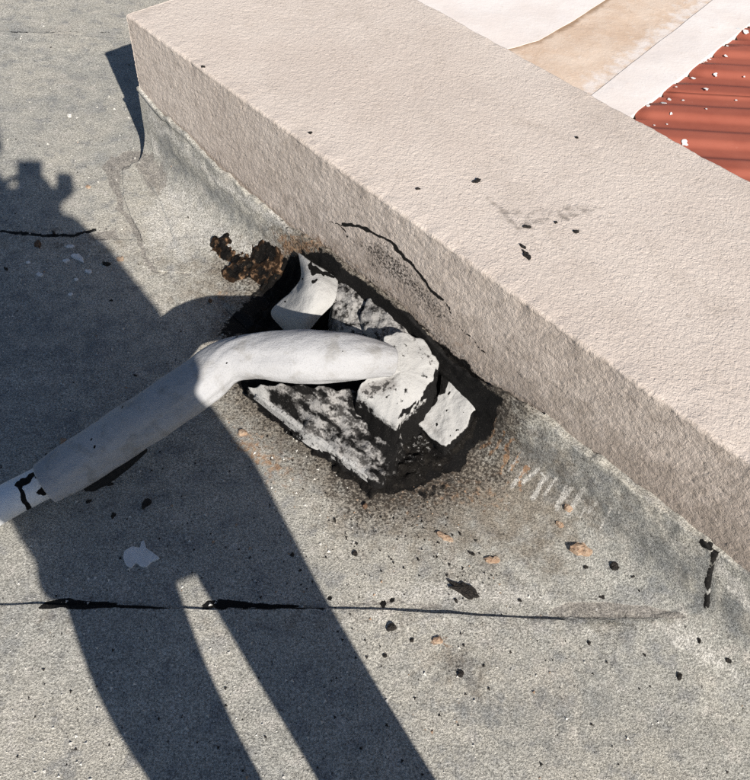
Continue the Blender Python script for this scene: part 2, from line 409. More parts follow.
for k in range(1, len(SV)):
    a, b = SV[k-1]-.035, SV[k]
    if k in FINE:
        fs = .0048
        lo, hi = FINE[k]; S = axis(-5, 5, lo, hi, fs, .25)
        if k == 6: Vv = axis(a, b, .22, b-.001, fs, .1)
        elif k == 9: Vv = axis(a, b, a, a+.35, .008, .1)
        else: Vv = np.arange(a, b, fs)
    else:
        S = np.linspace(-5, 5, 41); Vv = np.linspace(a, b, 11)
    Vv = np.concatenate([Vv[Vv < b-.0005], [b]])
    ss, vv = np.meshgrid(S, Vv, indexing='ij')
    wfar = sstep(b-.10, b, vv)
    vv2 = vv+wfar*seam_w(ss.ravel(), k).reshape(ss.shape)
    x = Sx[0]*ss+Sv[0]*vv2; y = Sx[1]*ss+Sv[1]*vv2
    z = und(x, y)+(1 if k in FINE else .35)*lap_h(ss.ravel(), k).reshape(ss.shape)*sstep(b-.20, b, vv)+.003*sstep(b-.02, b, vv)*np.clip(fbm(ss*5, vv*0+k, 3, 21), 0, 1)
    if k == 7: vv2 = vv2-.045*sstep(a+.05, a, vv); x = Sx[0]*ss+Sv[0]*vv2; y = Sx[1]*ss+Sv[1]*vv2
    z = z-.004*sstep(SV[k-1]+.005, SV[k-1]-.02, vv)
    x = np.concatenate([x, x[:, -1:]+Sv[0]*.0006], 1); y = np.concatenate([y, y[:, -1:]+Sv[1]*.0006], 1)
    z = np.concatenate([z, und(x[:, -1:], y[:, -1:])-.006], 1)
    V = np.stack([x, y, z], -1).reshape(-1, 3)
    # a roll stops where it would run below the parapet
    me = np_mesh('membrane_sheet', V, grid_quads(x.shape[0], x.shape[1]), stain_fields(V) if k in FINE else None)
    link('membrane_sheet', me, deck, M_MEM)
# concrete of the roof under the membrane and the ground far below
def box_mesh(name, x0, x1, y0, y1, z0, z1):
    V = [(x, y, z) for x in (x0, x1) for y in (y0, y1) for z in (z0, z1)]
    return np_mesh(name, V, [(0, 1, 3, 2), (4, 6, 7, 5), (0, 4, 5, 1), (2, 3, 7, 6), (0, 2, 6, 4), (1, 5, 7, 3)], smooth=False)
link('roof_slab', box_mesh('roof_slab', -4.9, 4.9, -5.2, 6.6, -3.2, -.02), deck, M_CONC)
gr = tag(link('ground', box_mesh('ground', -150, 150, -150, 150, -3.4, -3.25), None, M_CONC), kind='structure')

# mended patch by the foot of the parapet's end
def lump(name, pts, zc=0.0, zbot=None, parent=None, mat=None, nr=10, nseg=56, edge=.18, rough=.0015, rsc=60, dome=0.0, flare=0.0,
         smooth_n=1, jag=.0, jsc=40, side_tar=0, attrs=None, seed=0, lift=False, smooth=True, edge_pow=2.0):
    """a solid with an irregular outline. pts: world points along the rim of its top; zc: extra height in the middle;
    zbot: height (or list per rim point) of its foot"""
    P = np.array(pts, float); n = len(P); zb = np.full(n, P[:, 2].min()-.01) if zbot is None else np.broadcast_to(np.asarray(zbot, float), (n,))
    L = np.r_[0, np.cumsum(np.linalg.norm(np.diff(np.vstack([P, P[:1]])[:, :2], axis=0), axis=1))]
    u = np.linspace(0, L[-1], nseg, endpoint=False)
    R = np.stack([np.interp(u, L, np.r_[P[:, i], P[0, i]]) for i in range(3)], -1)
    Zb = np.interp(u, L, np.r_[zb, zb[0]])
    for _ in range(smooth_n): R = (np.roll(R, 1, 0)+2*R+np.roll(R, -1, 0))/4
    C = R.mean(0)
    if jag:
        rr = R[:, :2]-C[:2]; ln = np.hypot(*rr.T)[:, None]+1e-6
        R[:, :2] += rr/ln*(jag*fbm(R[:, 0]*jsc, R[:, 1]*jsc, 3, 31+seed))[:, None]
    rows = []
    for i in range(nr):
        f = (i+.6)/(nr-.4)
        p = C+(R-C)*f*1.0
        p[:, 2] += zc*(1-f**edge_pow)+dome*math.sqrt(max(0, 1-f*f))
        rows.append(p)
    out = rows[-1].copy()
    rr = (R[:, :2]-C[:2]); ln = np.hypot(*rr.T)[:, None]+1e-6; rr = rr/ln
    hgt = np.maximum(R[:, 2]-Zb, .0005)
    for q, (fo, fz) in enumerate(((.10, .10), (.28, .38), (.6, .75), (1, 1.0))):
        p = out.copy(); p[:, :2] += rr*(np.minimum(edge*.02, hgt*.6)[:, None]*fo+flare*fo); p[:, 2] = R[:, 2]-hgt*fz
        rows.append(p)
    V = np.concatenate([C[None]+np.array([[0, 0, zc+dome]])]+rows, 0)
    if side_tar:                                         # lumpy flanks
        k0 = 1+nr*nseg; q_ = V[k0:]; dd = q_[:, :2]-C[:2]; dd = dd/(np.hypot(*dd.T)[:, None]+1e-6)
        q_[:, :2] += dd*(.006*fbm(q_[:, 0]*45+q_[:, 2]*60, q_[:, 1]*45-q_[:, 2]*50, 3, 44+seed))[:, None]
    if rough: V[:, 2] += rough*fbm(V[:, 0]*rsc, V[:, 1]*rsc, 4, 41+seed)*np.r_[1, np.repeat([1]*nr+[.8, .5, .2, 0], nseg)]
    tot = nr+4
    Q = grid_quads(tot, nseg, 1, True)
    me = bpy.data.meshes.new(name)
    F = [(0, 1+j, 1+(j+1) % nseg) for j in range(nseg)]+[tuple(q) for q in Q[:, ::1].tolist()]
    me.from_pydata(V.tolist(), [], F); me.update()
    for p in me.polygons: p.use_smooth = smooth
    if attrs:
        AT = attrs(V)
        if side_tar: AT['tar'] = np.maximum(AT['tar'], np.r_[0, np.repeat([0]*(nr-1)+[.36, .46, .66, .72, .85], nseg)]*side_tar)
        for nme, a in AT.items():
            at = me.attributes.new(nme, 'FLOAT', 'POINT'); at.data.foreach_set('value', np.asarray(a, np.float32))
    import bmesh
    bm = bmesh.new(); bm.from_mesh(me); bmesh.ops.recalc_face_normals(bm, faces=bm.faces); bm.to_mesh(me); bm.free()
    if parent is not None and parent.type == 'EMPTY' and parent.location.length > 0: return child(name, me, parent, mat)
    return link(name, me, parent, mat)
def surf_z(x, y):
    z = float(floor_z(x, y)[0]); q = np.array([x, y, 0])-B; n, t = q@Nn, q@D
    if t > .1 and n > -.142: z += .13-math.sqrt(max(0, .13**2-(min(n, -.03)+.142)**2))+(.007 if t < 1.8 else .001)
    elif t > .1 and n > -.20: z += .002
    return z
def GZ(px, py, h=0.0):
    z = 0.0; p = G(px, py, h)
    for _ in range(14): z = .5*z+.5*surf_z(p[0], p[1]); p = G(px, py, h+z)
    return p
pp = [G(x, y, .005) for x, y in ((122, 168), (150, 160), (178, 178), (230, 225), (262, 255), (245, 271), (200, 273), (158, 271), (138, 230), (124, 200))]
lump('membrane_patch', pp, 0, [p[2]-.008 for p in pp], deck, M_MEM, nr=90, nseg=220, rough=.001, rsc=30, jag=.004, jsc=60, smooth_n=2, edge=.05,
     attrs=lambda V: stain_fields(V))

# ------------------------------------------------------------------ parapet wall
wall = tag(empty('parapet_wall', Wp(1.6, WW/2, 0)), 'low beige plastered parapet wall crossing the grey roof beside the tarred pipe', 'wall')
def wall_mesh():
    fs = .0042
    T = np.concatenate([np.arange(0, 2.45, fs), np.linspace(2.45, 5.5, 62)])
    prof = []                                            # (n, z, nn, nz) along the section, front foot to back foot
    for z in np.arange(-.03, .10, .02): prof.append((0, z, -1, 0))
    for z in np.arange(.10, WH-.006, fs): prof.append((0, z, -1, 0))
    for a in np.linspace(0, 90, 4): prof.append((.006-.006*math.cos(math.radians(a)), WH-.006+.006*math.sin(math.radians(a)), -math.cos(math.radians(a)), math.sin(math.radians(a))))
    for n in np.arange(.006+fs, WW-.01, fs): prof.append((n, WH, 0, 1))
    for a in np.linspace(90, 0, 5): prof.append((WW-.01+.01*math.cos(math.radians(a)), WH-.01+.01*math.sin(math.radians(a)), math.cos(math.radians(a)), math.sin(math.radians(a))))
    for z in (.35, .25, .1, -.03): prof.append((WW, z, 1, 0))
    prof = np.array(prof); arc = np.r_[0, np.cumsum(np.hypot(*np.diff(prof[:, :2], axis=0).T))]
    tt, pi = np.meshgrid(T, np.arange(len(prof)), indexing='ij')
    pr = prof[pi]; aa = arc[pi]
    # trowelled plaster: swirls and crumbs, and a hand-made, wavering edge
    ridg = 1-np.abs(fbm(tt*62+2*perlin(tt*20, aa*20, 3), aa*62+2*perlin(tt*20, aa*20, 8), 3, 14))
    disp = .0010*(ridg-.6)+.0014*fbm(tt*4, aa*4, 2, 17)+.0004*fbm(tt*150, aa*150, 2, 19)
    fr = (pr[..., 2] < -.5)                              # the face is rendered more coarsely than the top
    disp = disp+fr*(.0016*(1-np.abs(fbm(tt*80+3*perlin(tt*25, aa*25, 5), aa*80, 3, 27))-.7)+.0012*fbm(tt*190, aa*190, 2, 29))
    edgew = np.exp(-((aa-arc[np.argmin(np.abs(prof[:, 1]-WH))])/.03)**2)+np.exp(-((aa-(WH+.03+WW))/.03)**2)
    disp = disp+edgew*.0022*fbm(tt*16, aa*3, 3, 23)
    nn = pr[..., 0]+pr[..., 2]*disp; zz = pr[..., 1]+pr[..., 3]*disp
    t2 = tt+np.where(tt < .01, .0025*fbm(aa*18, aa*0, 3, 25), 0)
    V = (B+D*t2[..., None]+Nn*nn[..., None]+np.array([0, 0, 1.])*zz[..., None]).reshape(-1, 3)
    Q = grid_quads(tt.shape[0], tt.shape[1])
    # end face
    np_ = len(prof); c0 = len(V)
    V = np.vstack([V, Wp(.0, WW/2, WH/2)[None], Wp(5.5, WW/2, WH/2)[None]])
    e = [(j, j+1, c0, c0) for j in range(np_-1)]
    P = to_px(V); x, y = P[:, 0], P[:, 1]
    Qx = P+np.stack([3*fbm(x/18, y/18, 3, 3), 3*fbm(x/18, y/18, 3, 6)], -1); mx = np.maximum
    front = np.r_[(pr[..., 0] < .004).ravel(), False, False]
    tar = m_line(Qx, [(330, 222), (342, 226), (349, 238)], .9, 3)*.9
    tar = mx(tar, m_line(Qx, [(344, 224), (362, 226), (385, 237), (410, 262), (428, 285), (442, 302)], 1.5, 3)*.95)
    tar = mx(tar, m_line(Qx, [(442, 302), (462, 328), (486, 354)], .8, 2.4)*.85)
    tar = mx(tar, m_line(Qx, [(455, 342), (480, 358), (500, 385)], .5, 2.2)*.55)
    tar = mx(tar, m_poly(Qx, [(300, 246), (330, 254), (380, 290), (440, 342), (500, 392), (500, 420), (300, 300)], 12))
    tar = mx(tar, m_line(Qx, [(585, 443), (640, 486), (712, 542)], .7, 2.6)*.60)
    tar = mx(tar, m_line(Qx, [(352, 248), (372, 268), (400, 290)], 1.3, 5)*.62)
    soot_shade = m_poly(Qx, [(350, 240), (385, 240), (412, 266), (440, 302), (462, 330), (440, 325), (400, 290), (370, 265)], 20)*.50
    soot_shade = mx(soot_shade, m_poly(Qx, [(300, 240), (335, 250), (400, 300), (470, 360), (505, 395), (480, 395), (300, 270)], 26)*.58)
    soot_shade = mx(soot_shade, m_line(Qx, [(368, 262), (380, 275)], 3, 8)*.55)
    rust = m_poly(Qx, [(278, 222), (312, 232), (345, 252), (320, 260), (280, 245)], 22)*.62
    rust = mx(rust, m_line(Qx, [(330, 245), (400, 300), (470, 350)], 5, 20)*.45)
    dark = m_poly(Qx, [(492, 200), (508, 206), (520, 222), (545, 212), (592, 206), (600, 211), (572, 222), (552, 220), (530, 230), (515, 234), (500, 216)], 12)*.62
    dark = mx(dark, m_line(Qx, [(488, 200), (510, 214), (530, 214), (548, 208), (598, 208)], 1.5, 7)*.75)
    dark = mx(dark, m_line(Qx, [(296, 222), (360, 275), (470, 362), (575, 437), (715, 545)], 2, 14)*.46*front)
    white = m_line(Qx, [(292, 222), (340, 256), (420, 322), (500, 386)], 1.6, 5)*.55*front
    zf = np.r_[zz.ravel(), 0, 0]; tf = np.r_[tt.ravel(), 0, 0]
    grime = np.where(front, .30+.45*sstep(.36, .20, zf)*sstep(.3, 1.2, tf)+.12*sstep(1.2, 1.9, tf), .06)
    at = {'grime': grime, 'tar': tar, 'soot_shade': soot_shade, 'rust': rust, 'dark': dark, 'white': white}
    for k_ in ('tar', 'soot_shade', 'rust', 'white'): at[k_] = np.where(front, at[k_], 0)
    me = np_mesh('wall_body', V, Q, at)
    import bmesh
    bm = bmesh.new(); bm.from_mesh(me); bm.verts.ensure_lookup_table()
    for j in range(np_-1): bm.faces.new((bm.verts[j+1], bm.verts[j], bm.verts[c0]))
    o = (tt.shape[0]-1)*np_
    for j in range(np_-1): bm.faces.new((bm.verts[o+j], bm.verts[o+j+1], bm.verts[c0+1]))
    bm.to_mesh(me); bm.free(); return me
child('plaster_body', wall_mesh(), wall, M_PLA)

# membrane turned up against the foot of the wall
def upturn(t0, t1, fs, lift, lap=0.0):
    T = np.r_[np.arange(t0, t1, fs), t1+.0005] if t0 < .1 else np.arange(t0, t1, fs)
    prof = []
    R = .13
    for d in np.linspace(.20, R+.02, 12): prof.append((-d, 0.0))
    for a in np.linspace(0, 74, 30):
        r = math.radians(a); prof.append((-(R+.012)+R*math.sin(r)+.0, R*(1-math.cos(r))))
    n1, z1 = prof[-1]
    for f in np.linspace(.06, 1, 26): prof.append((n1+(-.005-n1)*f, z1+(.212-z1)*f))
    prof.append((-.003, .2135)); prof.append((.004, .2130))
    prof = np.array(prof)
    arc = np.r_[0, np.cumsum(np.hypot(*np.diff(prof, axis=0).T))]
    tt, pi = np.meshgrid(T, np.arange(len(prof)), indexing='ij')
    n, z = prof[pi, 0], prof[pi, 1]; aa = arc[pi]
    # the turn is tight at the wall's free end and fuller along the run
    full = .30+.70*sstep(.05, .5, tt); full = np.where(tt > 1.0, np.minimum(1, full), full)
    n = n*np.where(n < -.006, full+(1-full)*.12, 1)
    topf = sstep(.10, .212, z)
    z = z+topf*(.010*fbm(tt*5, tt*0+3, 4, 51)+.004*fbm(tt*40, tt*0+9, 2, 53)-.035*np.exp(-((tt-.55)/.25)**2)-.045*np.exp(-((tt-1.22)/.13)**2)+.012*np.exp(-(tt/.05)**2))
    bul = .006*fbm(tt*7, aa*7, 3, 55)+.0014*fbm(tt*35, aa*35, 3, 57)
    nrm = sstep(.0, .15, z)
    n = n-.002*nrm-(np.abs(bul)+lift)*nrm*(sstep(0, .22, tt) if t0 < .1 else 1)
    tend = tt; tt = tt+.085*np.clip(1-z/.212, 0, 1)**1.3*(sstep(1.5, t1, tt) if t0 < .1 else 1)
    last = (tend >= t1).astype(float) if t0 < .1 else 0*tt; n = n+last*.014*nrm
    V = (B+D*tt[..., None]+Nn*n[..., None]); fz = floor_z(V[..., 0].ravel(), V[..., 1].ravel()).reshape(n.shape)
    ftk = sstep(0, 5, pi)                               # outer margin dips into the sheet below
    V[..., 2] = z+fz*(1-nrm)+bul*(1-nrm)*.5+.0015+lift*(1-nrm)-.010*(1-ftk)-last*.012*(1-nrm)
    V = V.reshape(-1, 3)
    f = stain_fields(V); Q = grid_quads(tt.shape[0], tt.shape[1])
    if t0 < .1: Q = Q[((V@Sv)-(SV[6]+seam_w(V@Sx, 6)-.012)).reshape(-1)[Q].min(1) > 0]
    if t0 < .1:                                          # cut end of the sheet, its edge black with bitumen
        f['tar'] = np.maximum(f['tar'], (sstep(T[-1]-.020, T[-1]-.003, tend)*(.72+.45*fbm(z*22, z*0, 3, 58))*sstep(12, 20, pi)).ravel())
    me = np_mesh('upturn_sheet', V, Q, f)
    o = link('upturn_sheet', me, deck, M_MEM)
    return o
upturn(-.004, 1.835, .0048, .009)
upturn(1.44, 4.6, .0062, .0)

# old tar on the wall's top: small thick spots
def blob_pts(px, py, z, a, b, ang, n=9, jit=.25):
    c = G(px, py, z); o = []
    for i in range(n):
        th = 2*math.pi*i/n; r = 1+random.uniform(-jit, jit)
        u, v = a*math.cos(th)*r, b*math.sin(th)*r
        o.append(c+np.array([u*math.cos(ang)-v*math.sin(ang), u*math.sin(ang)+v*math.cos(ang), 0]))
    return o
for px, py, a, b, an in ((477, 180, .014, .0055, .6), (527, 254, .013, .007, -.8), (523, 246, .008, .003, -.9), (577, 137, .0045, .003, 0), (418, 188, .0035, .003, 0), (577, 231, .005, .0045, 1),
                         (528, 226, .009, .004, .1), (203, 66, .004, .003, 0), (311, 132, .0035, .003, 0), (556, 222, .004, .002, 0)):
    pts = blob_pts(px, py, WH+.003, a, b, an, 9, .45)
    lump('tar_spot', pts, .001, WH-.004, wall, M_CRUMB, nr=3, nseg=22, jag=.003, jsc=170, smooth=False, rough=.0008, rsc=200, edge=.03)

# ------------------------------------------------------------------ beyond the wall: painted ledge and red sheet roof
LZ = .31
ledge = tag(empty('painted_ledge', Wp(.5, 1.6, LZ)), 'white painted ledge with a worn beige strip behind the parapet', 'ledge')
def px_strip(name, pxs, z, zb, parent, mat, **kw):
    pts = [G(x, y, z) for x, y in pxs]
    return lump(name, pts, 0, zb, parent, mat, **kw)
def ext(a, b, f): return (a[0]+(b[0]-a[0])*f, a[1]+(b[1]-a[1])*f)
def world_strip(name, edgeA, edgeB, z, zb, parent, mat, wav=.004, seed=0, n=160, m=40, curl=0.0):
    """slab between two long edges (each a list of world xy), thick from z down to zb"""
    A = np.array(edgeA)[:, :2]; Bb = np.array(edgeB)[:, :2]
    def res(E):
        L = np.r_[0, np.cumsum(np.hypot(*np.diff(E, axis=0).T))]; u = np.linspace(0, L[-1], n)
        return np.stack([np.interp(u, L, E[:, 0]), np.interp(u, L, E[:, 1])], -1)
    A, Bb = res(A), res(Bb)
    A = A+(wav*fbm(A[:, 0]*9, A[:, 1]*9, 4, 61+seed))[:, None]*.8; Bb = Bb+(wav*fbm(Bb[:, 0]*9, Bb[:, 1]*9, 4, 71+seed))[:, None]*.8
    f = np.linspace(0, 1, m)
    P = A[:, None]*(1-f[None, :, None])+Bb[:, None]*f[None, :, None]
    zz = z+.002*fbm(P[..., 0]*5, P[..., 1]*5, 3, 81)+curl*sstep(.85, 1, f)[None]*(.5+.5*fbm(P[..., 0]*4, P[..., 1]*4, 2, 83))
    P3 = np.concatenate([P, zz[..., None]], -1)
    lo0 = P3[:, :1].copy(); lo0[..., 2] = zb; lo1 = P3[:, -1:].copy(); lo1[..., 2] = zb
    P3 = np.concatenate([lo0, P3, lo1], 1)
    V = P3.reshape(-1, 3); Q = grid_quads(n, m+2)
    P_ = to_px(V); P_ = P_+np.stack([3*fbm(P_[:, 0]/25, P_[:, 1]/25, 3, 5), 3*fbm(P_[:, 0]/25, P_[:, 1]/25, 3, 7)], -1)
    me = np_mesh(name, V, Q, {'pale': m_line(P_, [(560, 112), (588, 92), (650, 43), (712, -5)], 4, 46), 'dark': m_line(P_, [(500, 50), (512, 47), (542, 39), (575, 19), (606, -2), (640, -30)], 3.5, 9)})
    import bmesh
    bm = bmesh.new(); bm.from_mesh(me)
    bmesh.ops.holes_fill(bm, edges=[e for e in bm.edges if e.is_boundary], sides=0)
    bmesh.ops.recalc_face_normals(bm, faces=bm.faces)
    for e in bm.edges:
        if len(e.link_faces) == 2 and e.calc_face_angle(0) > .6: e.smooth = False
    bm.to_mesh(me); bm.free()
    return child(name, me, parent, mat)
def edge_pts(pxs, z, back=.30, fwd=1.6):
    P = [G(x, y, z) for x, y in pxs]
    d0 = P[0]-P[1]; d0 /= np.linalg.norm(d0); d1 = P[-1]-P[-2]; d1 /= np.linalg.norm(d1)
    return [P[0]+d0*back]+P+[P[-1]+d1*fwd]
e_red = edge_pts([(633, 113), (692, 67), (750, 22)], LZ)
e_b2 = edge_pts([(588, 97), (650, 48), (712, 0)], LZ)
e_b1 = edge_pts([(507, 47), (540, 38), (575, 18), (606, -2)], LZ)
e_l = [p-D*1.2 for p in e_b1]
world_strip('white_band', e_b2, e_red, LZ-.0045, LZ-.25, ledge, M_LW, .006, 1)
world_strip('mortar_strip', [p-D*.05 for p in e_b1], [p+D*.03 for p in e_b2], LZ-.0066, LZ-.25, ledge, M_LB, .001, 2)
world_strip('white_coating', e_l, e_b1, LZ-.0052, LZ-.25, ledge, M_LW, .010, 3, curl=.0)
RZ = .289
RA = math.radians(3.0); Ru = np.array([math.cos(RA), math.sin(RA), 0]); Rv = np.array([-math.sin(RA), math.cos(RA), 0])
roof2 = tag(empty('red_metal_roof', G(720, 90, RZ)), 'rust red corrugated metal roof sheet flecked with white paint', 'roof')
RB = G(700, 100, RZ)
PITCHR = .118
def red_z(v):
    ph = (v/PITCHR) % 1.0
    return .010*(sstep(.0, .25, ph)-sstep(.50, .75, ph))
def red_sheet(v0, v1, u0, u1, dz):
    vv = np.arange(v0, v1, PITCHR/18); uu = np.arange(u0, u1, .05)
    a, b = np.meshgrid(uu, vv, indexing='ij')
    P = RB+Ru*a[..., None]+Rv*b[..., None]; P[..., 2] = RZ+red_z(b)+dz+.0015*fbm(a*3, b*3, 2, 91)
    V = P.reshape(-1, 3); Q = grid_quads(*a.shape)
    nq = ((V-B)@Nn)[Q].min(1); c0 = G(633, 113, LZ); c1 = G(750, 22, LZ); e = (c1-c0)/np.linalg.norm(c1-c0)
    side = ((V-c0)@np.array([e[1], -e[0], 0]))[Q].min(1)
    me = np_mesh('metal_sheet', V, Q[(nq > WW+.012) & (side > -.03)])
    o = child('metal_sheet', me, roof2, M_RED)
    md = o.modifiers.new('thickness', 'SOLIDIFY'); md.thickness = .0012; return o
red_sheet(-1.3, .02, -.75, 2.6, .003); red_sheet(-.02, 1.3, -.75, 2.6, 0.0); red_sheet(1.26, 2.6, -.75, 2.6, .003)
def splash(px, py, r, jit=.4, n=11):
    c = G(px, py, RZ+.012); V = []
    for i in range(n):
        th = 2*math.pi*i/n; rr = r*(1+random.uniform(-jit, jit))
        V.append(c+Ru*rr*math.cos(th)+Rv*rr*math.sin(th)*.9)
    V = np.array([c]+V); b = (V-RB)@Rv; V[:, 2] = RZ+red_z(b)+.0062
    me = bpy.data.meshes.new('paint_splash'); me.from_pydata(V.tolist(), [], [(0, 1+i, 1+(i+1) % n) for i in range(n)]); me.update()
    o = child('paint_splash', me, roof2, M_FLAKE); md = o.modifiers.new('thickness', 'SOLIDIFY'); md.thickness = .001; return o
for px, py, r in ((664, 102, .014), (670, 97, .009), (648, 107, .008), (694, 76, .012), (716, 73, .010), (706, 90, .010), (727, 54, .008), (727, 47, .005), (706, 60, .007), (711, 57, .005),
                  (685, 142, .013), (671, 114, .006), (684, 98, .005), (737, 98, .005), (668, 122, .004), (706, 110, .004), (746, 32, .014), (738, 30, .009), (745, 75, .004), (676, 88, .004), (655, 123, .004)):
    splash(px, py, r*.62)

# ------------------------------------------------------------------ tarred boot where the pipe goes into the roof
boot = tag(empty('pipe_boot', G(360, 420, 0)), 'lumpy white coated flashing bedded in black tar where the pipe ends', 'pipe flashing')
def in_px(fn):
    def f(V):
        P = to_px(V); x, y = P[:, 0], P[:, 1]
        Q = P+np.stack([3.5*fbm(x/14, y/14, 3, 3), 3.5*fbm(x/14, y/14, 3, 6)], -1)
        return fn(Q)
    return f
# bed of tar: a shallow heap against the wall, ragged where it runs out on the membrane
def tar_bed():
    fs = .0042
    a = np.arange(.46, 1.46, fs); b = np.arange(-.46, .004, fs)
    tt, nn = np.meshgrid(a, b, indexing='ij')
    V = B+D*tt[..., None]+Nn*nn[..., None]
    V = V.reshape(-1, 3); P = to_px(V); x, y = P[:, 0], P[:, 1]
    Q = P+np.stack([6*fbm(x/16, y/16, 4, 3), 6*fbm(x/16, y/16, 4, 6)], -1)
    d = -sd_poly(Q, BED)
    cove = np.where(nn.ravel() > -.142, .13-np.sqrt(np.maximum(0, .13**2-(nn.ravel()+.142)**2)), 0)
    cove = np.minimum(cove, .16)
    h = -.010+.022*sstep(-6, 10, d)+.020*sstep(8, 60, d)+sstep(-4, 12, d)*(.013*fbm(tt.ravel()*16, nn.ravel()*16, 4, 33)+.009*np.abs(fbm(tt.ravel()*45, nn.ravel()*45, 4, 35)))
    V[:, 2] = floor_z(V[:, 0], V[:, 1])+np.maximum(cove, 0)+h+.004
    grey = m_poly(Q, [(232, 388), (300, 440), (330, 470), (260, 420)], 20)*.3
    grey = np.maximum(grey, m_poly(Q, [(395, 430), (450, 430), (470, 450), (420, 480), (390, 470)], 40)*.40)
    rust = m_line(Q, [(300, 250), (340, 262), (400, 312), (470, 372)], 5, 24)*.66
    keep = (d > -22)
    q = grid_quads(*tt.shape); q = q[keep[q].all(1)]
    return np_mesh('tar_bed', V, q, {'grey': grey, 'rust': rust})
child('tar_bed', tar_bed(), boot, M_TAR)

def PZ(l): return [G(x, y, z) for x, y, z in l]
# apron: stiff sheet folded down to the roof, with a pale crease along its front
apr = [(248, 387, .050), (262, 398, .042), (300, 429, .038), (345, 461, .036), (374, 480, .036), (392, 468, .044), (402, 440, .062), (396, 424, .085), (372, 402, .105), (350, 390, .115), (310, 386, .11), (275, 384, .09)]
def apron_at(Q):
    tar = m_poly(Q, [(262, 386), (292, 392), (296, 412), (318, 426), (300, 424), (270, 404)], 8)*.72
    tar = np.maximum(tar, m_poly(Q, [(350, 388), (372, 402), (388, 424), (370, 428), (358, 412)], 7)*.9)
    tar = np.maximum(tar, m_line(Q, [(330, 430), (360, 448), (385, 470)], 3.5, 8)*.72)
    tar = np.maximum(tar, m_poly(Q, [(385, 440), (404, 436), (398, 470), (384, 486)], 10)*.8)
    tar = np.maximum(tar, m_line(Q, [(254, 399), (292, 432)], .8, 4)*.6)
    u_, v_ = Q[:, 0]*.81+Q[:, 1]*.58, -Q[:, 0]*.58+Q[:, 1]*.81
    st = fbm(u_/26, v_/9, 4, 88)
    body = m_poly(Q, [(262, 380), (400, 380), (410, 480), (388, 488), (300, 428), (266, 402)], 10)
    tar = np.maximum(tar, body*np.clip(.36+.70*st, 0, 1))
    soot_shade = body*np.clip(.48+.5*fbm(u_/14, v_/8, 4, 89), .2, 1)
    grey = body*.95
    return {'tar': tar, 'soot_shade': soot_shade, 'grey': grey}
lump('apron_sheet', PZ(apr), .0, [.012]*12, boot, M_SMEAR, side_tar=1, nr=40, nseg=150, rough=.012, rsc=17, edge=.6, jag=.005, jsc=45, attrs=in_px(apron_at), seed=2)
# folded ridges lying across the apron
for k, pl in enumerate(([(254, 394, .048), (259, 393, .050), (312, 431, .046), (371, 472, .044), (369, 478, .040), (310, 438, .042)],)):
    lump('sheet_fold', PZ([(a_, b_, c_-.006) for a_, b_, c_ in pl]), .004, [p[2]-.024 for p in pl], boot, M_BOOT, nr=14, nseg=70, rough=.003, rsc=45, edge=.5, jag=.004, jsc=60, seed=5+k,
         attrs=in_px(lambda Q, k=k: {'soot_shade': np.full(len(Q), (.34,)[k]), 'grey': np.full(len(Q), (.2,)[k]), 'tar': np.full(len(Q), (.33,)[k])}))
# elbow cover: blocky white hood over the end of the pipe
elb = [(384, 337, .200), (402, 331, .200), (424, 341, .185), (439, 362, .165), (437, 378, .155), (424, 396, .140), (408, 412, .130), (396, 424, .125), (381, 411, .135), (357, 391, .150), (368, 378, .170), (382, 366, .190)]
def elb_at(Q):
    tar = m_poly(Q, [(437, 366), (446, 372), (436, 392), (414, 408), (424, 392)], 6)*.8
    tar = np.maximum(tar, m_line(Q, [(386, 345), (389, 356), (390, 366)], .8, 3)*.72)
    tar = np.maximum(tar, m_line(Q, [(392, 346), (402, 356)], 2, 5)*.62)
    tar = np.maximum(tar, m_line(Q, [(394, 404), (404, 400)], 1.8, 5)*.7)
    tar = np.maximum(tar, m_poly(Q, [(400, 412), (412, 400), (424, 394), (410, 412), (398, 424)], 6)*.75)
    tar = np.maximum(tar, m_line(Q, [(376, 408), (384, 404)], 1, 4)*.6)
    tar = np.maximum(tar, np.clip(.12+.45*fbm(Q[:, 0]/16, Q[:, 1]/16, 4, 97), 0, 1))
    soot_shade = m_line(Q, [(368, 392), (390, 384)], 8, 16)*.58
    soot_shade = np.maximum(soot_shade, m_poly(Q, [(398, 330), (425, 340), (440, 362), (430, 370), (410, 345)], 16)*.46)
    grey = m_line(Q, [(366, 390), (392, 384)], 7, 12)*.9
    return {'tar': tar, 'soot_shade': soot_shade, 'grey': grey}
lump('elbow_cover', PZ(elb), .012, [.03]*12, boot, M_BOOT, side_tar=1, nr=26, nseg=120, rough=.0035, rsc=22, edge=.7, jag=.004, jsc=50, attrs=in_px(elb_at), seed=11)
# square cover plate leaning on the tar
pla = [(442, 367, .135), (460, 381, .128), (479, 400, .118), (466, 424, .082), (446, 447, .050), (430, 433, .055), (411, 418, .062), (428, 408, .082), (440, 392, .105)]
def pla_at(Q):
    tar = m_poly(Q, [(438, 364), (449, 374), (446, 392), (434, 406), (420, 414), (408, 424), (402, 412), (425, 394)], 5)*.86
    for a, b, r in ((451, 393, 1.6), (465, 412, 1.2), (457, 431, 1.6), (453, 436, 1.4), (440, 415, 1.2), (470, 398, 1.0), (448, 410, .9), (436, 425, 1.2)):
        tar = np.maximum(tar, np.clip(.5-(np.hypot(Q[:, 0]-a, Q[:, 1]-b)-r)/2.5, 0, 1)*.9)
    return {'tar': tar, 'soot_shade': m_line(Q, [(442, 367), (479, 400)], 1, 12)*.46, 'grey': m_poly(Q, [(405, 415), (450, 448), (446, 430), (420, 412)], 16)*.6}
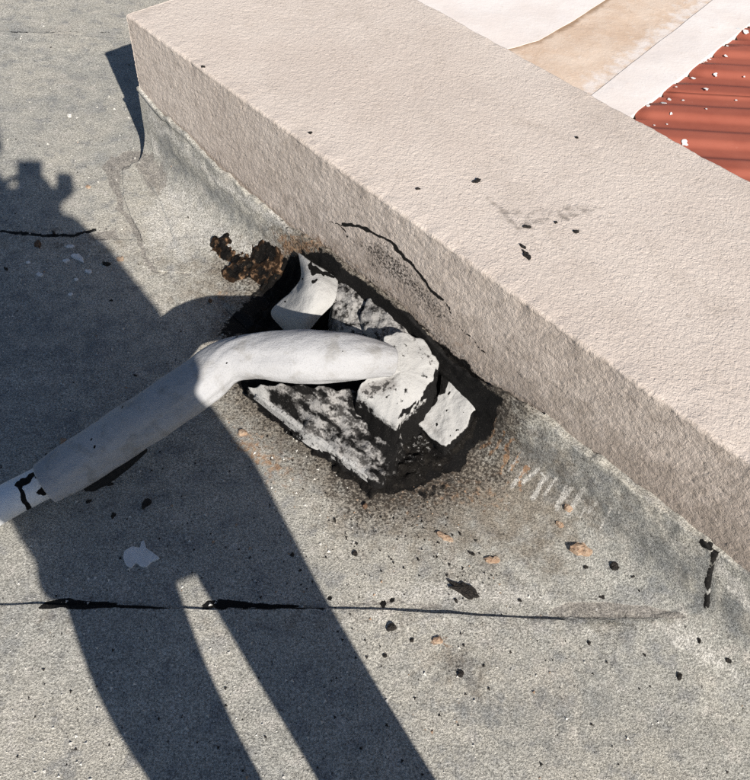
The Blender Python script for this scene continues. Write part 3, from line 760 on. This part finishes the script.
lump('cover_plate', PZ(pla), .0, [p[2]-.022 for p in pla], boot, M_BOOT, side_tar=1, nr=24, nseg=110, rough=.003, rsc=30, edge=.3, jag=.0025, jsc=60, attrs=in_px(pla_at), seed=13)
# crumpled, tar-smeared wads along the wall
def wad_at(lvl):
    def f(Q):
        n = fbm(Q[:, 0]/7, Q[:, 1]/7, 4, 77)
        return {'tar': np.clip(lvl-.22+.45*n, 0, 1), 'soot_shade': np.clip(lvl-.02+.4*n, 0, 1), 'grey': np.full(len(Q), .75)}
    return in_px(f)
for k, (pl, zc) in enumerate((([(335, 284, .15), (350, 279, .155), (363, 289, .155), (367, 306, .145), (360, 321, .13), (343, 321, .125), (333, 304, .135)], .014),
                              ([(367, 299, .165), (382, 298, .168), (398, 313, .165), (414, 332, .16), (402, 346, .15), (384, 344, .145), (368, 332, .145), (361, 316, .15)], .012),
                              ([(335, 318, .11), (362, 318, .13), (380, 340, .13), (366, 346, .12), (340, 334, .10)], .006))):
    lump('crumpled_wad', PZ(pl), zc, [.05]*len(pl), boot, M_SMEAR, nr=18, nseg=80, rough=.005, rsc=40, edge=.6, jag=.005, jsc=60, attrs=wad_at((.47, .40, .44)[k]), seed=21+k)
# curled flap of coated sheet standing up behind the pipe
def patch(name, rows, parent, mat, n=44, m=44, thick=.006, rough=.002, rsc=40, attrs=None):
    Pn = np.array([[G(*c) for c in r] for r in rows])
    def cr(P, k):                                      # Catmull-Rom along the first axis
        P = np.concatenate([2*P[:1]-P[1:2], P, 2*P[-1:]-P[-2:-1]], 0); m_ = len(P)-3
        u = np.linspace(0, m_-1e-6, k); i = u.astype(int); f = (u-i).reshape(-1, *([1]*(P.ndim-1)))
        a, b, c, d = P[i], P[i+1], P[i+2], P[i+3]
        return .5*(2*b+(c-a)*f+(2*a-5*b+4*c-d)*f*f+(3*b-a-3*c+d)*f**3)
    S = cr(Pn, n); S = cr(np.swapaxes(S, 0, 1), m)
    V = S.reshape(-1, 3); V[:, 2] += rough*fbm(V[:, 0]*rsc, V[:, 1]*rsc, 4, 95)
    me = np_mesh(name, V, grid_quads(*S.shape[:2]), attrs(V) if attrs else None)
    o = child(name, me, parent, mat); md = o.modifiers.new('thickness', 'SOLIDIFY'); md.thickness = thick; md.offset = 0
    return o
def flap_at(Q):
    tar = np.zeros(len(Q))
    for a, b, r in ((304, 279, 2), (314, 282, 2.2), (322, 277, 2), (287, 304, 1.6), (307, 303, 1.2), (312, 272, 2.5), (319, 274, 2.4)):
        tar = np.maximum(tar, np.clip(.5-(np.hypot(Q[:, 0]-a, Q[:, 1]-b)-r)/2.5, 0, 1)*.9)
    tar = np.maximum(tar, m_poly(Q, [(309, 262), (322, 270), (336, 278), (330, 280), (318, 276), (308, 272)], 4)*.8)
    return {'tar': tar, 'soot_shade': m_line(Q, [(300, 256), (310, 275)], 2, 10)*.45, 'grey': m_line(Q, [(300, 256), (306, 272)], 3, 8)*.6}  # shade on the flap's narrow top, painted in as dark and grey
patch('curled_flap', [[(299, 253, .150), (309, 261, .165), (322, 269, .165), (337, 279, .150)],
                      [(302, 277, .140), (307, 281, .165), (320, 284, .170), (337, 290, .150)],
                      [(291, 293, .115), (302, 298, .145), (317, 301, .155), (333, 303, .140)],
                      [(272, 312, .070), (289, 317, .105), (305, 319, .125), (320, 316, .120)],
                      [(284, 329, .040), (292, 333, .065), (301, 333, .085), (310, 328, .095)]], boot, M_BOOT, attrs=in_px(flap_at))

# scorched scrap of old membrane beside the boot
scr = tag(empty('burnt_membrane_scrap', GZ(262, 276, 0)), 'brown burnt scrap of roofing membrane lying behind the curled flap', 'scrap')
def scrap_mesh():
    fs = .0035
    c = G(255, 276); xs = np.arange(c[0]-.22, c[0]+.20, fs); ys = np.arange(c[1]-.16, c[1]+.18, fs)
    xx, yy = np.meshgrid(xs, ys, indexing='ij'); V = np.stack([xx.ravel(), yy.ravel(), xx.ravel()*0], -1)
    P = to_px(V); x, y = P[:, 0], P[:, 1]
    Q = P+np.stack([4*fbm(x/9, y/9, 4, 13), 4*fbm(x/9, y/9, 4, 16)], -1)
    poly = [(207, 247), (216, 243), (228, 250), (232, 258), (248, 266), (268, 258), (300, 252), (306, 262), (300, 282), (282, 296), (264, 296), (246, 284), (222, 284), (224, 268), (212, 260)]
    nz = fbm(V[:, 0]*40, V[:, 1]*40, 4, 43)
    d = -sd_poly(Q, poly)-1.5+7*fbm(V[:, 0]*26, V[:, 1]*26, 4, 47)
    h = -.008+.015*sstep(-2, 4, d)+sstep(0, 8, d)*(.008*nz+.004*sstep(5, 16, d))
    nn = (V-B)@Nn; cove = np.where(nn > -.142, .13-np.sqrt(np.maximum(0, .13**2-(nn+.142)**2)), 0)
    V[:, 2] = floor_z(V[:, 0], V[:, 1])+h+np.minimum(cove, .1)+.012*sstep(-.30, -.12, nn)+.002
    rust = .44+.30*nz+.35*fbm(V[:, 0]*14, V[:, 1]*14, 2, 49)+.45*m_poly(Q, [(206, 256), (218, 256), (216, 268), (208, 266)], 4)+.25*m_line(Q, [(246, 266), (298, 270)], 4, 8)
    q = grid_quads(*xx.shape); keep = (d > -9); q = q[keep[q].all(1)]
    return np_mesh('scorched_sheet', V, q, {'rust': np.clip(rust, 0, 1)})
child('scorched_sheet', scrap_mesh(), scr, M_TAR)

# ------------------------------------------------------------------ the pipe
pipe = tag(empty('insulated_pipe', GZ(150, 412, 0)), 'white wrapped air conditioning pipe bending over the roof into the tarred boot', 'pipe')
def tube(name, path, parent, mat, n=110, seg=40, squash=1.0, wr=.0, wsc=30, thick=0, caps=False, attrs=None, seed=0, flat=None):
    """path: (px, py, z, half width in photograph pixels)"""
    C = np.array([G(p[0], p[1], p[2]) for p in path]); Rr = np.array([p[3]*np.linalg.norm(c-EYE)/FPX*.97 for p, c in zip(path, C)])
    def cr(P, k):
        P = np.concatenate([2*P[:1]-P[1:2], P, 2*P[-1:]-P[-2:-1]], 0); m_ = len(P)-3
        u = np.linspace(0, m_-1e-6, k); i = u.astype(int); f = (u-i).reshape(-1, *([1]*(P.ndim-1)))
        a, b, c, d = P[i], P[i+1], P[i+2], P[i+3]
        return .5*(2*b+(c-a)*f+(2*a-5*b+4*c-d)*f*f+(3*b-a-3*c+d)*f**3)
    S = cr(C, n); R = cr(Rr[:, None], n)[:, 0]
    T = np.gradient(S, axis=0); T /= np.linalg.norm(T, axis=1)[:, None]
    upv = np.array([0, 0, 1.]); side = np.cross(T, upv); side /= np.linalg.norm(side, axis=1)[:, None]; nup = np.cross(side, T)
    th = np.linspace(0, 2*math.pi, seg, endpoint=False)
    L = np.r_[0, np.cumsum(np.linalg.norm(np.diff(S, axis=0), axis=1))]
    rad = R[:, None]*np.ones(seg)[None]
    uu = L[:, None]*np.ones(seg)[None]; cc = np.cos(th)[None]; ss = np.sin(th)[None]
    rad = rad+wr*(fbm(uu*wsc*.5+cc*1.1, ss*1.3+uu*3, 4, 66+seed)+.35*fbm(uu*wsc*2+cc*3, ss*3+uu*9, 3, 69+seed))
    V = S[:, None]+side[:, None]*(rad*cc)[..., None]+nup[:, None]*(rad*ss*squash)[..., None]
    V = V.reshape(-1, 3); Q = grid_quads(n, seg, 0, True)
    me = np_mesh(name, V, Q, attrs(V) if attrs else None)
    if caps:
        import bmesh
        bm = bmesh.new(); bm.from_mesh(me); bmesh.ops.holes_fill(bm, edges=[e for e in bm.edges if e.is_boundary], sides=0); bm.to_mesh(me); bm.free()
    o = child(name, me, parent, mat)
    if thick: md = o.modifiers.new('thickness', 'SOLIDIFY'); md.thickness = thick; md.offset = -1
    return o
def slv_at(Q):
    tar = np.zeros(len(Q))
    for a, b, r in ((94, 445, 2.6), (92, 438, 2), (226, 363, 1.4), (224, 371, 1.2), (226, 373, 1.0), (125, 409, 1.6), (300, 340, .8), (340, 350, .8)):
        tar = np.maximum(tar, np.clip(.5-(np.hypot(Q[:, 0]-a, Q[:, 1]-b)-r)/2.5, 0, 1)*.85)
    tar = np.maximum(tar, m_line(Q, [(386, 344), (389, 360)], .6, 3)*.6)
    tar = np.maximum(tar, m_line(Q, [(230, 338), (238, 333)], 2, 5)*.6)
    return {'tar': tar, 'soot_shade': m_line(Q, [(300, 338), (380, 344)], 2, 22)*.30, 'grey': np.clip(.30+.35*fbm(Q[:, 0]/22, Q[:, 1]/14, 4, 37), 0, 1)}
tube('wrapped_sleeve', [(46, 483, .072, 22), (70, 468, .088, 24.5), (120, 436, .135, 26.5), (165, 406, .185, 27), (200, 382, .222, 25), (224, 363, .240, 23.5), (252, 356, .246, 25), (300, 356, .242, 29), (345, 357, .228, 27), (372, 358, .210, 22), (392, 361, .195, 17)],
     pipe, M_PIPE, n=190, seg=56, squash=.85, wr=.0036, wsc=11, thick=.004, attrs=in_px(slv_at))
def duct_at(Q):
    tar = m_line(Q, [(19, 484), (22, 500), (28, 507)], 3.2, 4)*.95
    tar = np.maximum(tar, m_line(Q, [(18, 487), (30, 478)], 3.6, 4)*.95)
    tar = np.maximum(tar, m_poly(Q, [(37, 469), (50, 466), (54, 490), (46, 497), (36, 492), (43, 484)], 4))
    tar = np.maximum(tar, m_line(Q, [(34, 497), (48, 490)], .7, 3)*.7)
    return {'tar': tar, 'soot_shade': tar*0, 'grey': tar*0}
tube('duct', [(-420, 720, .045, 22), (-200, 612, .045, 19), (-60, 540, .046, 17.5), (0, 505, .050, 17), (30, 489, .060, 17), (58, 474, .078, 17), (110, 441, .125, 17)], pipe, M_DUCT, n=120, seg=32, squash=.9, wr=.0006, caps=True, attrs=in_px(duct_at))
tube('pipe_foam', [(84, 488, .045, 4), (90, 484, .050, 8), (108, 474, .064, 8.5), (128, 461, .085, 6.5), (146, 449, .110, 2)], pipe, M_BLACK, n=40, seg=20, wr=.002, caps=True)  # black tapered tube below the sleeve

# ------------------------------------------------------------------ debris on the roof
def crumb(name, px, py, a, b, ang, h, mat, label, cat, group, n=9, jit=.3, nseg=22, zc=None, rough=None, dz=0.0):
    a *= .85; b *= .85
    c = GZ(px, py, h)
    pts = []
    for i in range(n):
        th = 2*math.pi*i/n; r = 1+random.uniform(-jit, jit); u, v = a*math.cos(th)*r, b*math.sin(th)*r
        pts.append(c+np.array([u*math.cos(ang)-v*math.sin(ang), u*math.sin(ang)+v*math.cos(ang), random.uniform(-.25, .25)*h]))
    o = lump(name, pts, h*.4 if zc is None else zc, float(c[2]-h-.003), None, mat, nr=4, nseg=nseg, rough=h*.35 if rough is None else rough, rsc=120, edge=.05, jag=a*.12, jsc=160, smooth_n=1, smooth=False)
    return tag(o, label, cat, group)
MM = .00235                                             # metres to one photograph pixel here
def tc(px, py):
    if py > 612: return ('small black tar crumb on the roll of membrane across the seam from the boot', 'tar crumb', 'tar crumbs across the seam')
    if px < 200 and py > 420: return ('small black tar crumb beside the pipe in the person\'s shadow', 'tar crumb', 'tar crumbs by the pipe')
    if px < 200: return ('small black tar crumb in the shadow beyond the pipe', 'tar crumb', 'tar crumbs beyond the pipe')
    if px > 550: return ('small black tar crumb on the sunny membrane near the parapet foot', 'tar crumb', 'tar crumbs near the parapet foot')
    return ('small black tar crumb on sooty membrane in front of the boot', 'tar crumb', 'tar crumbs before the boot')
TC = ('small black tar crumb lying on the grey membrane', 'tar crumb', 'black tar crumbs strewn over the roof')
crumb('tar_crumb', 466, 590, 17*MM, 5*MM, -.40, .006, M_CRUMB, 'longest black tar crumb, beside the seam lip in front of the boot', 'tar crumb', None, jit=.5, n=13)
for px, py, r in ((472, 553, 5), (418, 559, 3), (587, 567, 4.5), (617, 565, 6.5), (635, 576, 3.5), (603, 597, 4.5), (673, 604, 3.5), (456, 600, 4), (461, 674, 5), (680, 675, 5), (589, 643, 3),
                  (729, 660, 4), (391, 627, 6), (292, 554, 4), (355, 553, 4), (88, 501, 4.5), (113, 515, 4.5), (146, 502, 6), (110, 484, 4), (48, 456, 6), (105, 263, 6), (135, 375, 3), (111, 300, 3),
                  (5, 268, 5), (53, 232, 4.5), (476, 540, 3), (460, 533, 3.5), (412, 640, 3), (385, 655, 3), (645, 655, 3), (561, 586, 3), (520, 600, 2.5), (300, 570, 2.5), (335, 520, 3), (640, 590, 3), (700, 640, 3)):
    r = r*(.72 if r <= 5 else .95)
    crumb('tar_crumb', px, py, r*MM*random.uniform(.85, 1.2), r*MM*random.uniform(.45, .75), random.uniform(0, 3), min(.005, r*MM*.4), M_CRUMB, *tc(px, py), jit=.45)
CH = ('tan flake of broken plaster on the sunny membrane before the boot', 'plaster chip', 'tan plaster chips in front of the boot')
crumb('plaster_chip', 584, 547, 12*MM, 9*MM, .3, .006, M_CHIP, 'largest tan plaster chip, on the membrane below the parapet', 'plaster chip', None, jit=.35)
for px, py, a, b, an in ((494, 560, 9, 3.5, 0), (444, 536, 9, 3.5, -.5), (570, 506, 4.5, 4, 0), (561, 523, 4.5, 4, 0), (465, 492, 3, 3, 0), (88, 186, 4, 3, 0), (62, 441, 4, 4, 0), (242, 432, 5, 3.5, .3), (120, 258, 5, 4, 0), (438, 640, 5, 3, 0)):
    crumb('plaster_chip', px, py, a*MM, b*MM, an, .004, M_CHIP, *(CH if px > 300 else ('small tan plaster chip on the membrane near the pipe', 'plaster chip', 'tan plaster chips near the pipe')))
BR = ('brown crumb of burnt roofing on the shaded membrane', 'brown crumb', 'brown crumbs on the roof')
for px, py, r in ((37, 243, 6), (150, 413, 5), (470, 512, 3), (365, 505, 3), (210, 300, 3)):
    crumb('brown_crumb', px, py, r*MM, r*MM*.75, random.uniform(0, 3), .006, M_BROWN, *(BR if px < 300 else ('brown crumb of burnt roofing on the sunny membrane before the boot', 'brown crumb', 'brown crumbs before the boot')))
fl = [GZ(x, y, .003) for x, y in ((123, 558), (124, 551), (132, 546), (140, 548), (141, 541), (144, 540), (146, 548), (152, 552), (160, 558), (152, 561), (146, 567), (140, 566), (136, 562), (131, 568), (126, 565))]
tag(lump('paint_flake', fl, 0, [p[2]-.004 for p in fl], None, M_FLAKE, nr=6, nseg=70, rough=.0006, edge=.02, smooth_n=1, smooth=False), 'large white paint flake with a notched edge, in the shadow below the pipe', 'paint flake')
PF = ('small white paint flake in the shadow beyond the pipe', 'paint flake', 'white paint flakes beyond the pipe')
crumb('paint_flake', 78, 257, 13*MM, 4.5*MM, -.5, .003, M_FLAKE, 'longest white paint flake by the seam in the shadow beyond the pipe', 'paint flake', None, rough=.0004, jit=.45, n=13)
for px, py, a, b, an in ((70, 246, 6, 3, .2), (88, 271, 5, 3, -.3), (40, 274, 5, 2.5, -.2), (66, 260, 5, 3, 0), (76, 279, 3, 2, 0), (70, 294, 3, 2, .5), (28, 262, 3, 2, 0)):
    crumb('paint_flake', px, py, a*MM, b*MM, an, .003, M_FLAKE, *PF, rough=.0004)
tag(crumb('pebble', 69, 115, 3.5*MM, 2.4*MM, 0, .005, M_STONE, 'lone pale pebble on the sunny membrane by the parapet end', 'pebble', None), None)
# loose grit, far too small to count
def grit(name, count, mat, smin, smax, dens, seed):
    r = np.random.default_rng(seed); V = []; F = []
    while len(F)//4 < count:
        x, y = r.uniform(-30, 770), r.uniform(20, 800)
        if r.random() > dens(x, y): continue
        p = G(x, y, 0)
        if (p-B)@Nn > -.02 and (p-B)@D > 0: continue
        nn = (p-B)@Nn; cv = .13-math.sqrt(max(0, .13**2-(nn+.142)**2)) if (nn > -.142 and (p-B)@D > 0) else 0
        z = float(floor_z(p[0], p[1])[0])+cv; s_ = smin+(smax-smin)*r.random()**3
        i = len(V); a = r.random()*6.28
        for k in range(3): V.append((p[0]+s_*math.cos(a+k*2.1)*r.uniform(.6, 1.2), p[1]+s_*math.sin(a+k*2.1)*r.uniform(.6, 1.2), z-.0004))
        V.append((p[0]+r.uniform(-.3, .3)*s_, p[1]+r.uniform(-.3, .3)*s_, z+s_*r.uniform(.5, .9)))
        F += [(i, i+1, i+3), (i+1, i+2, i+3), (i+2, i, i+3), (i, i+2, i+1)]
    me = bpy.data.meshes.new(name); me.from_pydata(V, [], F); me.update()
    return tag(link(name, me, None, mat), kind='stuff')
def near_boot(x, y): return .08+.9*math.exp(-(((x-430)/150)**2+((y-520)/75)**2))
tag(grit('pale_grit', 1500, M_STONE, .0012, .0055, lambda x, y: .8 if x < 330 else .35, 3), 'scattered pale grit and paint crumbs over the membrane', 'grit')
tag(grit('dark_grit', 1300, M_CRUMB, .0012, .005, near_boot, 4), 'scattered black tar grit around the boot', 'grit')
tag(grit('tan_grit', 260, M_CHIP, .0012, .005, near_boot, 5), 'scattered tan plaster grit around the boot', 'grit')

# ------------------------------------------------------------------ the person taking the photograph, and the phone
PC = np.array([.13, -.36, 0]); PL = np.array([.88255, .47021, 0]); PF_ = np.array([-.47021, .88255, 0])
def pl(lat, f, z): return PC+PL*lat+PF_*f+np.array([0, 0, z])
def cl(r, u, f): return EYE+rt*r+up*u+fw*f               # in the phone's own frame
class MBld:
    def __init__(s): s.V = []; s.F = []
    def tube(s, nodes, seg=16, sub=6):
        P = np.array([n[0] for n in nodes]); R = np.array([n[1] for n in nodes], float)
        k = (len(P)-1)*sub+1; u = np.linspace(0, len(P)-1-1e-6, k)
        Pp = np.concatenate([2*P[:1]-P[1:2], P, 2*P[-1:]-P[-2:-1]]); i = u.astype(int); f = (u-i)[:, None]
        a, b, c, d = Pp[i], Pp[i+1], Pp[i+2], Pp[i+3]
        S = .5*(2*b+(c-a)*f+(2*a-5*b+4*c-d)*f*f+(3*b-a-3*c+d)*f**3); Rr = np.interp(u, np.arange(len(P)), R)
        T = np.gradient(S, axis=0); T /= np.linalg.norm(T, axis=1)[:, None]+1e-9
        # rounded ends
        S = np.concatenate([S[:1]-T[:1]*Rr[0]*.8, S[:1]-T[:1]*Rr[0]*.45, S, S[-1:]+T[-1:]*Rr[-1]*.45, S[-1:]+T[-1:]*Rr[-1]*.8])
        T = np.concatenate([T[:1]]*2+[T]+[T[-1:]]*2); Rr = np.r_[Rr[0]*.35, Rr[0]*.8, Rr, Rr[-1]*.8, Rr[-1]*.35]
        ref = np.array([.3, .2, 1.]) if abs(T[len(T)//2][2]) < .8 else np.array([1., .2, 0])
        A = np.cross(T, ref); A /= np.linalg.norm(A, axis=1)[:, None]; Bn = np.cross(A, T)
        th = np.linspace(0, 2*math.pi, seg, endpoint=False)
        V = S[:, None]+Rr[:, None, None]*(A[:, None]*np.cos(th)[None, :, None]+Bn[:, None]*np.sin(th)[None, :, None])
        s.add(V)
    def rings(s, nodes, seg=32):
        """(lat, fwd, z, half width, half depth)"""
        th = np.linspace(0, 2*math.pi, seg, endpoint=False)
        V = np.array([[pl(a+rx*math.copysign(abs(math.cos(t))**.8, math.cos(t)), f+ry*math.copysign(abs(math.sin(t))**.8, math.sin(t)), z) for t in th] for a, f, z, rx, ry in nodes])
        s.add(V)
    def ball(s, c, rx, ry, rz, seg=24, ax=None):
        th = np.linspace(0, 2*math.pi, seg, endpoint=False); ph = np.linspace(.06, math.pi-.06, 14)
        X, Y, Z = ax if ax else (PL, PF_, np.array([0, 0, 1.]))
        V = np.array([[c+X*rx*math.sin(p)*math.cos(t)+Y*ry*math.sin(p)*math.sin(t)+Z*rz*math.cos(p) for t in th] for p in ph])
        s.add(V)
    def add(s, V):
        o = len(s.V); n, m = V.shape[:2]
        s.V += V.reshape(-1, 3).tolist(); s.F += [tuple(q) for q in grid_quads(n, m, o, True).tolist()]
        s.F.append(tuple(range(o, o+m))); s.F.append(tuple(range(o+(n-1)*m, o+n*m))[::-1])
    def build(s, name, parent, mat, vox=.008, smooth=4):
        import bmesh
        me = bpy.data.meshes.new(name); me.from_pydata(s.V, [], s.F); me.update()
        bm = bmesh.new(); bm.from_mesh(me); bmesh.ops.recalc_face_normals(bm, faces=bm.faces); bm.to_mesh(me); bm.free()
        o = child(name, me, parent, mat)
        if vox:
            r = o.modifiers.new('join', 'REMESH'); r.mode = 'VOXEL'; r.voxel_size = vox; r.use_smooth_shade = True
            q = o.modifiers.new('soft', 'SMOOTH'); q.iterations = smooth
        return o
M_SKIN = mat_simple('skin', (.42, .25, .17), (.47, .29, .20), 30, .55, .15, .001)
M_SHIRT = mat_simple('grey_shirt', (.16, .17, .19), (.20, .21, .23), 40, .9, .3, .002)
M_TROUS = mat_simple('dark_trousers', (.05, .055, .07), (.07, .075, .095), 50, .9, .3, .002)
M_HAIR = mat_simple('dark_hair', (.015, .011, .009), (.03, .022, .018), 200, .6, .6, .003)
M_SHOE = mat_simple('work_shoe', (.06, .045, .035), (.09, .07, .055), 60, .7, .3, .002)
M_EYE = mat_simple('eye_white', (.7, .7, .68), (.75, .75, .73), 20, .3, .0, .001)
person = tag(empty('person', pl(.25, 0, 0)), 'person in grey shirt and dark trousers standing and holding up a phone', 'person')
b = MBld()
b.rings([(.06, 0, .86, .15, .08), (.05, 0, .95, .165, .115), (.01, 0, 1.10, .15, .105), (-.03, .0, 1.28, .165, .115), (-.05, 0, 1.40, .16, .10), (-.065, .01, 1.47, .07, .065)])
b.tube([(pl(-.065, .01, 1.44), .062), (pl(-.085, .07, 1.54), .056), (pl(-.11, .14, 1.62), .056)])
hc = pl(-.112, .17, 1.700)
b.ball(hc, .074, .092, .115); b.ball(hc+PF_*.035-np.array([0, 0, .055]), .055, .058, .062)
b.tube([(hc+PF_*.088+np.array([0, 0, .012]), .010), (hc+PF_*.108-np.array([0, 0, .022]), .015), (hc+PF_*.094-np.array([0, 0, .03]), .012)], 10, 3)
b.ball(hc+PF_*.087-np.array([0, 0, .058]), .024, .010, .009)
for sgn in (-1, 1):
    b.ball(hc+PL*sgn*.076-PF_*.005-np.array([0, 0, .008]), .010, .020, .032)
    b.ball(hc+PL*sgn*.03+PF_*.084+np.array([0, 0, .026]), .022, .010, .007)
# legs inside the trousers, so that the body is one figure
for hx, kx, ax in ((-.03, .015, .13), (.17, .255, .36)):
    b.tube([(pl(hx, 0, .86), .085), (pl(kx, .05, .49), .056), (pl(ax, -.01, .12), .042), (pl(ax, .0, .07), .045)])
# arms
wr_r, wr_l = cl(.055, -.150, -.050), cl(-.100, -.150, -.045)
for sh, el, wr in ((pl(.10, 0, 1.41), pl(.165, .085, 1.16), wr_r), (pl(-.22, 0, 1.41), pl(-.29, .10, 1.17), wr_l)):
    b.tube([(sh, .052), (sh*.5+el*.5, .048), (el, .042), (el*.5+wr*.5, .040), (wr, .027)])
def hand(sg):
    X = lambda r, u, f: cl((.012 if sg > 0 else -.062)+sg*r, u, f)
    w0 = wr_r if sg > 0 else wr_l
    b.tube([(w0, .026), (X(.040, -.125, -.030), .022), (X(.030, -.100, -.014), .020)])
    for i, (ln, ra) in enumerate(((1.0, .0085), (1.08, .009), (1.0, .0088), (.82, .0078))):
        u = -.066-.020*i
        b.tube([(X(.036, -.108, -.022), .012), (X(.034, u-.010, -.006), .0105), (X(.026, u, .012), ra), (X(.006*ln-.002, u+.003, .017), ra*.95), (X(-.018*ln, u+.004, .0145), ra*.85)], 10, 4)
    b.tube([(X(.034, -.115, -.030), .014), (X(.030, -.080, -.034), .012), (X(.016, -.055, -.026), .010), (X(-.002, -.040, -.0225), .0088)], 10, 4)   # thumb on the screen's rim
hand(1); hand(-1)
# extra fingers beside the phone, added to broaden the hand's shadow
for dr in (0, .015, .029):
    b.tube([(cl(.048, -.112, -.020), .013), (cl(.060+dr, -.078, -.010), .0115), (cl(.060+dr, -.050, -.004), .011), (cl(.058+dr, -.026-dr*.15, .0), .0102)], 10, 4)
b.build('body', person, M_SKIN, .0045, 3)
b = MBld()
b.ball(hc+np.array([0, 0, .030])-PF_*.012, .088, .100, .108); 
for k in range(26):
    a = k*2.4; rr = .05+.03*((k*37) % 11)/11
    b.ball(hc+PL*rr*math.cos(a)*1.0-PF_*.012+PF_*rr*1.05*math.sin(a)+np.array([0, 0, .135-rr*.75]), .022, .022, .020, 12)
for v in range(len(b.V)):
    q = np.array(b.V[v]); dz = q[2]-hc[2]; df = (q-hc)@PF_
    if dz < .035 and df > -.02: b.V[v] = (q+(hc-q)*.30).tolist()
    elif dz < -.03: b.V[v] = (q+(hc-q)*.30).tolist()
b.build('hair', person, M_HAIR, .006, 1)
for sgn in (-1, 1):
    e = MBld(); e.ball(hc+PL*sgn*.030+PF_*.080+np.array([0, 0, .008]), .0125, .0115, .0095, 14); o = e.build('eye', person, M_EYE, 0)
    e = MBld(); e.ball(hc+PL*sgn*.030+PF_*.0895+np.array([0, 0, .007]), .0052, .0030, .0052, 12); e.build('pupil', person, M_HAIR, 0)
b = MBld()
b.rings([(.062, 0, .825, .238, .105), (.062, 0, .86, .230, .115), (.036, 0, .94, .238, .130), (.006, 0, 1.04, .238, .138), (-.015, 0, 1.15, .212, .13), (-.03, 0, 1.28, .185, .13), (-.052, 0, 1.40, .175, .115), (-.045, .01, 1.465, .145, .088), (-.05, .03, 1.52, .115, .075), (-.08, .04, 1.56, .075, .066)])
for sh, el in ((pl(.09, 0, 1.405), pl(.165, .085, 1.16)), (pl(-.21, 0, 1.405), pl(-.29, .10, 1.17))):
    w_ = wr_r if (sh-el)@PL < 0 else wr_l
    b.tube([(sh, .072), (sh*.45+el*.55, .066), (el, .062), (el*.5+w_*.5, .060), (el*.15+w_*.85, .050)])
b.build('shirt', person, M_SHIRT, .009, 3)
b = MBld()
b.rings([(.06, 0, .83, .185, .09), (.06, 0, .88, .185, .11), (.055, 0, .98, .175, .12)])
b.tube([(pl(-.04, 0, .88), .105), (pl(-.025, .035, .66), .095), (pl(.015, .05, .50), .074), (pl(.075, .01, .28), .072), (pl(.13, -.01, .07), .075)])
b.tube([(pl(.185, 0, .88), .110), (pl(.224, .035, .64), .092), (pl(.258, .05, .48), .084), (pl(.31, .01, .28), .080), (pl(.36, -.01, .07), .078)])
b.build('trousers', person, M_TROUS, .009, 3)
for ax in (.13, .36):
    b = MBld(); b.ball(pl(ax, .0, .060), .048, .065, .055); b.ball(pl(ax, .09, .040), .047, .115, .036); b.ball(pl(ax, .06, .018), .050, .150, .018)
    b.build('shoe', person, M_SHOE, .007, 2)
# phone
pc = cl(-.025, -.066, -.0062)
phone = tag(empty('phone', pc), 'black mobile phone held up in both hands', 'phone')
def pbox(name, r0, r1, u0, u1, f0, f1, mat, bev):
    V = [cl(r, u, f) for r in (r0, r1) for u in (u0, u1) for f in (f0, f1)]
    me = np_mesh(name, V, [(0, 1, 3, 2), (4, 6, 7, 5), (0, 4, 5, 1), (2, 3, 7, 6), (0, 2, 6, 4), (1, 5, 7, 3)], smooth=False)
    o = child(name, me, phone, mat); md = o.modifiers.new('round', 'BEVEL'); md.width = bev; md.segments = 3; return o
M_PH = mat_simple('phone_shell', (.02, .02, .022), (.025, .025, .028), 30, .35, .0, .001)
M_LENS = mat_simple('lens_glass', (.005, .005, .008), (.01, .01, .015), 30, .1, 0, .001)
pbox('shell', -.062, .012, -.145, .013, -.0100, -.0024, M_PH, .003)
pbox('screen', -.0595, .0095, -.142, .010, -.0108, -.0101, M_LENS, .0003)
pbox('lens', -.006, .006, -.006, .006, -.0023, -.0006, M_LENS, .0006)
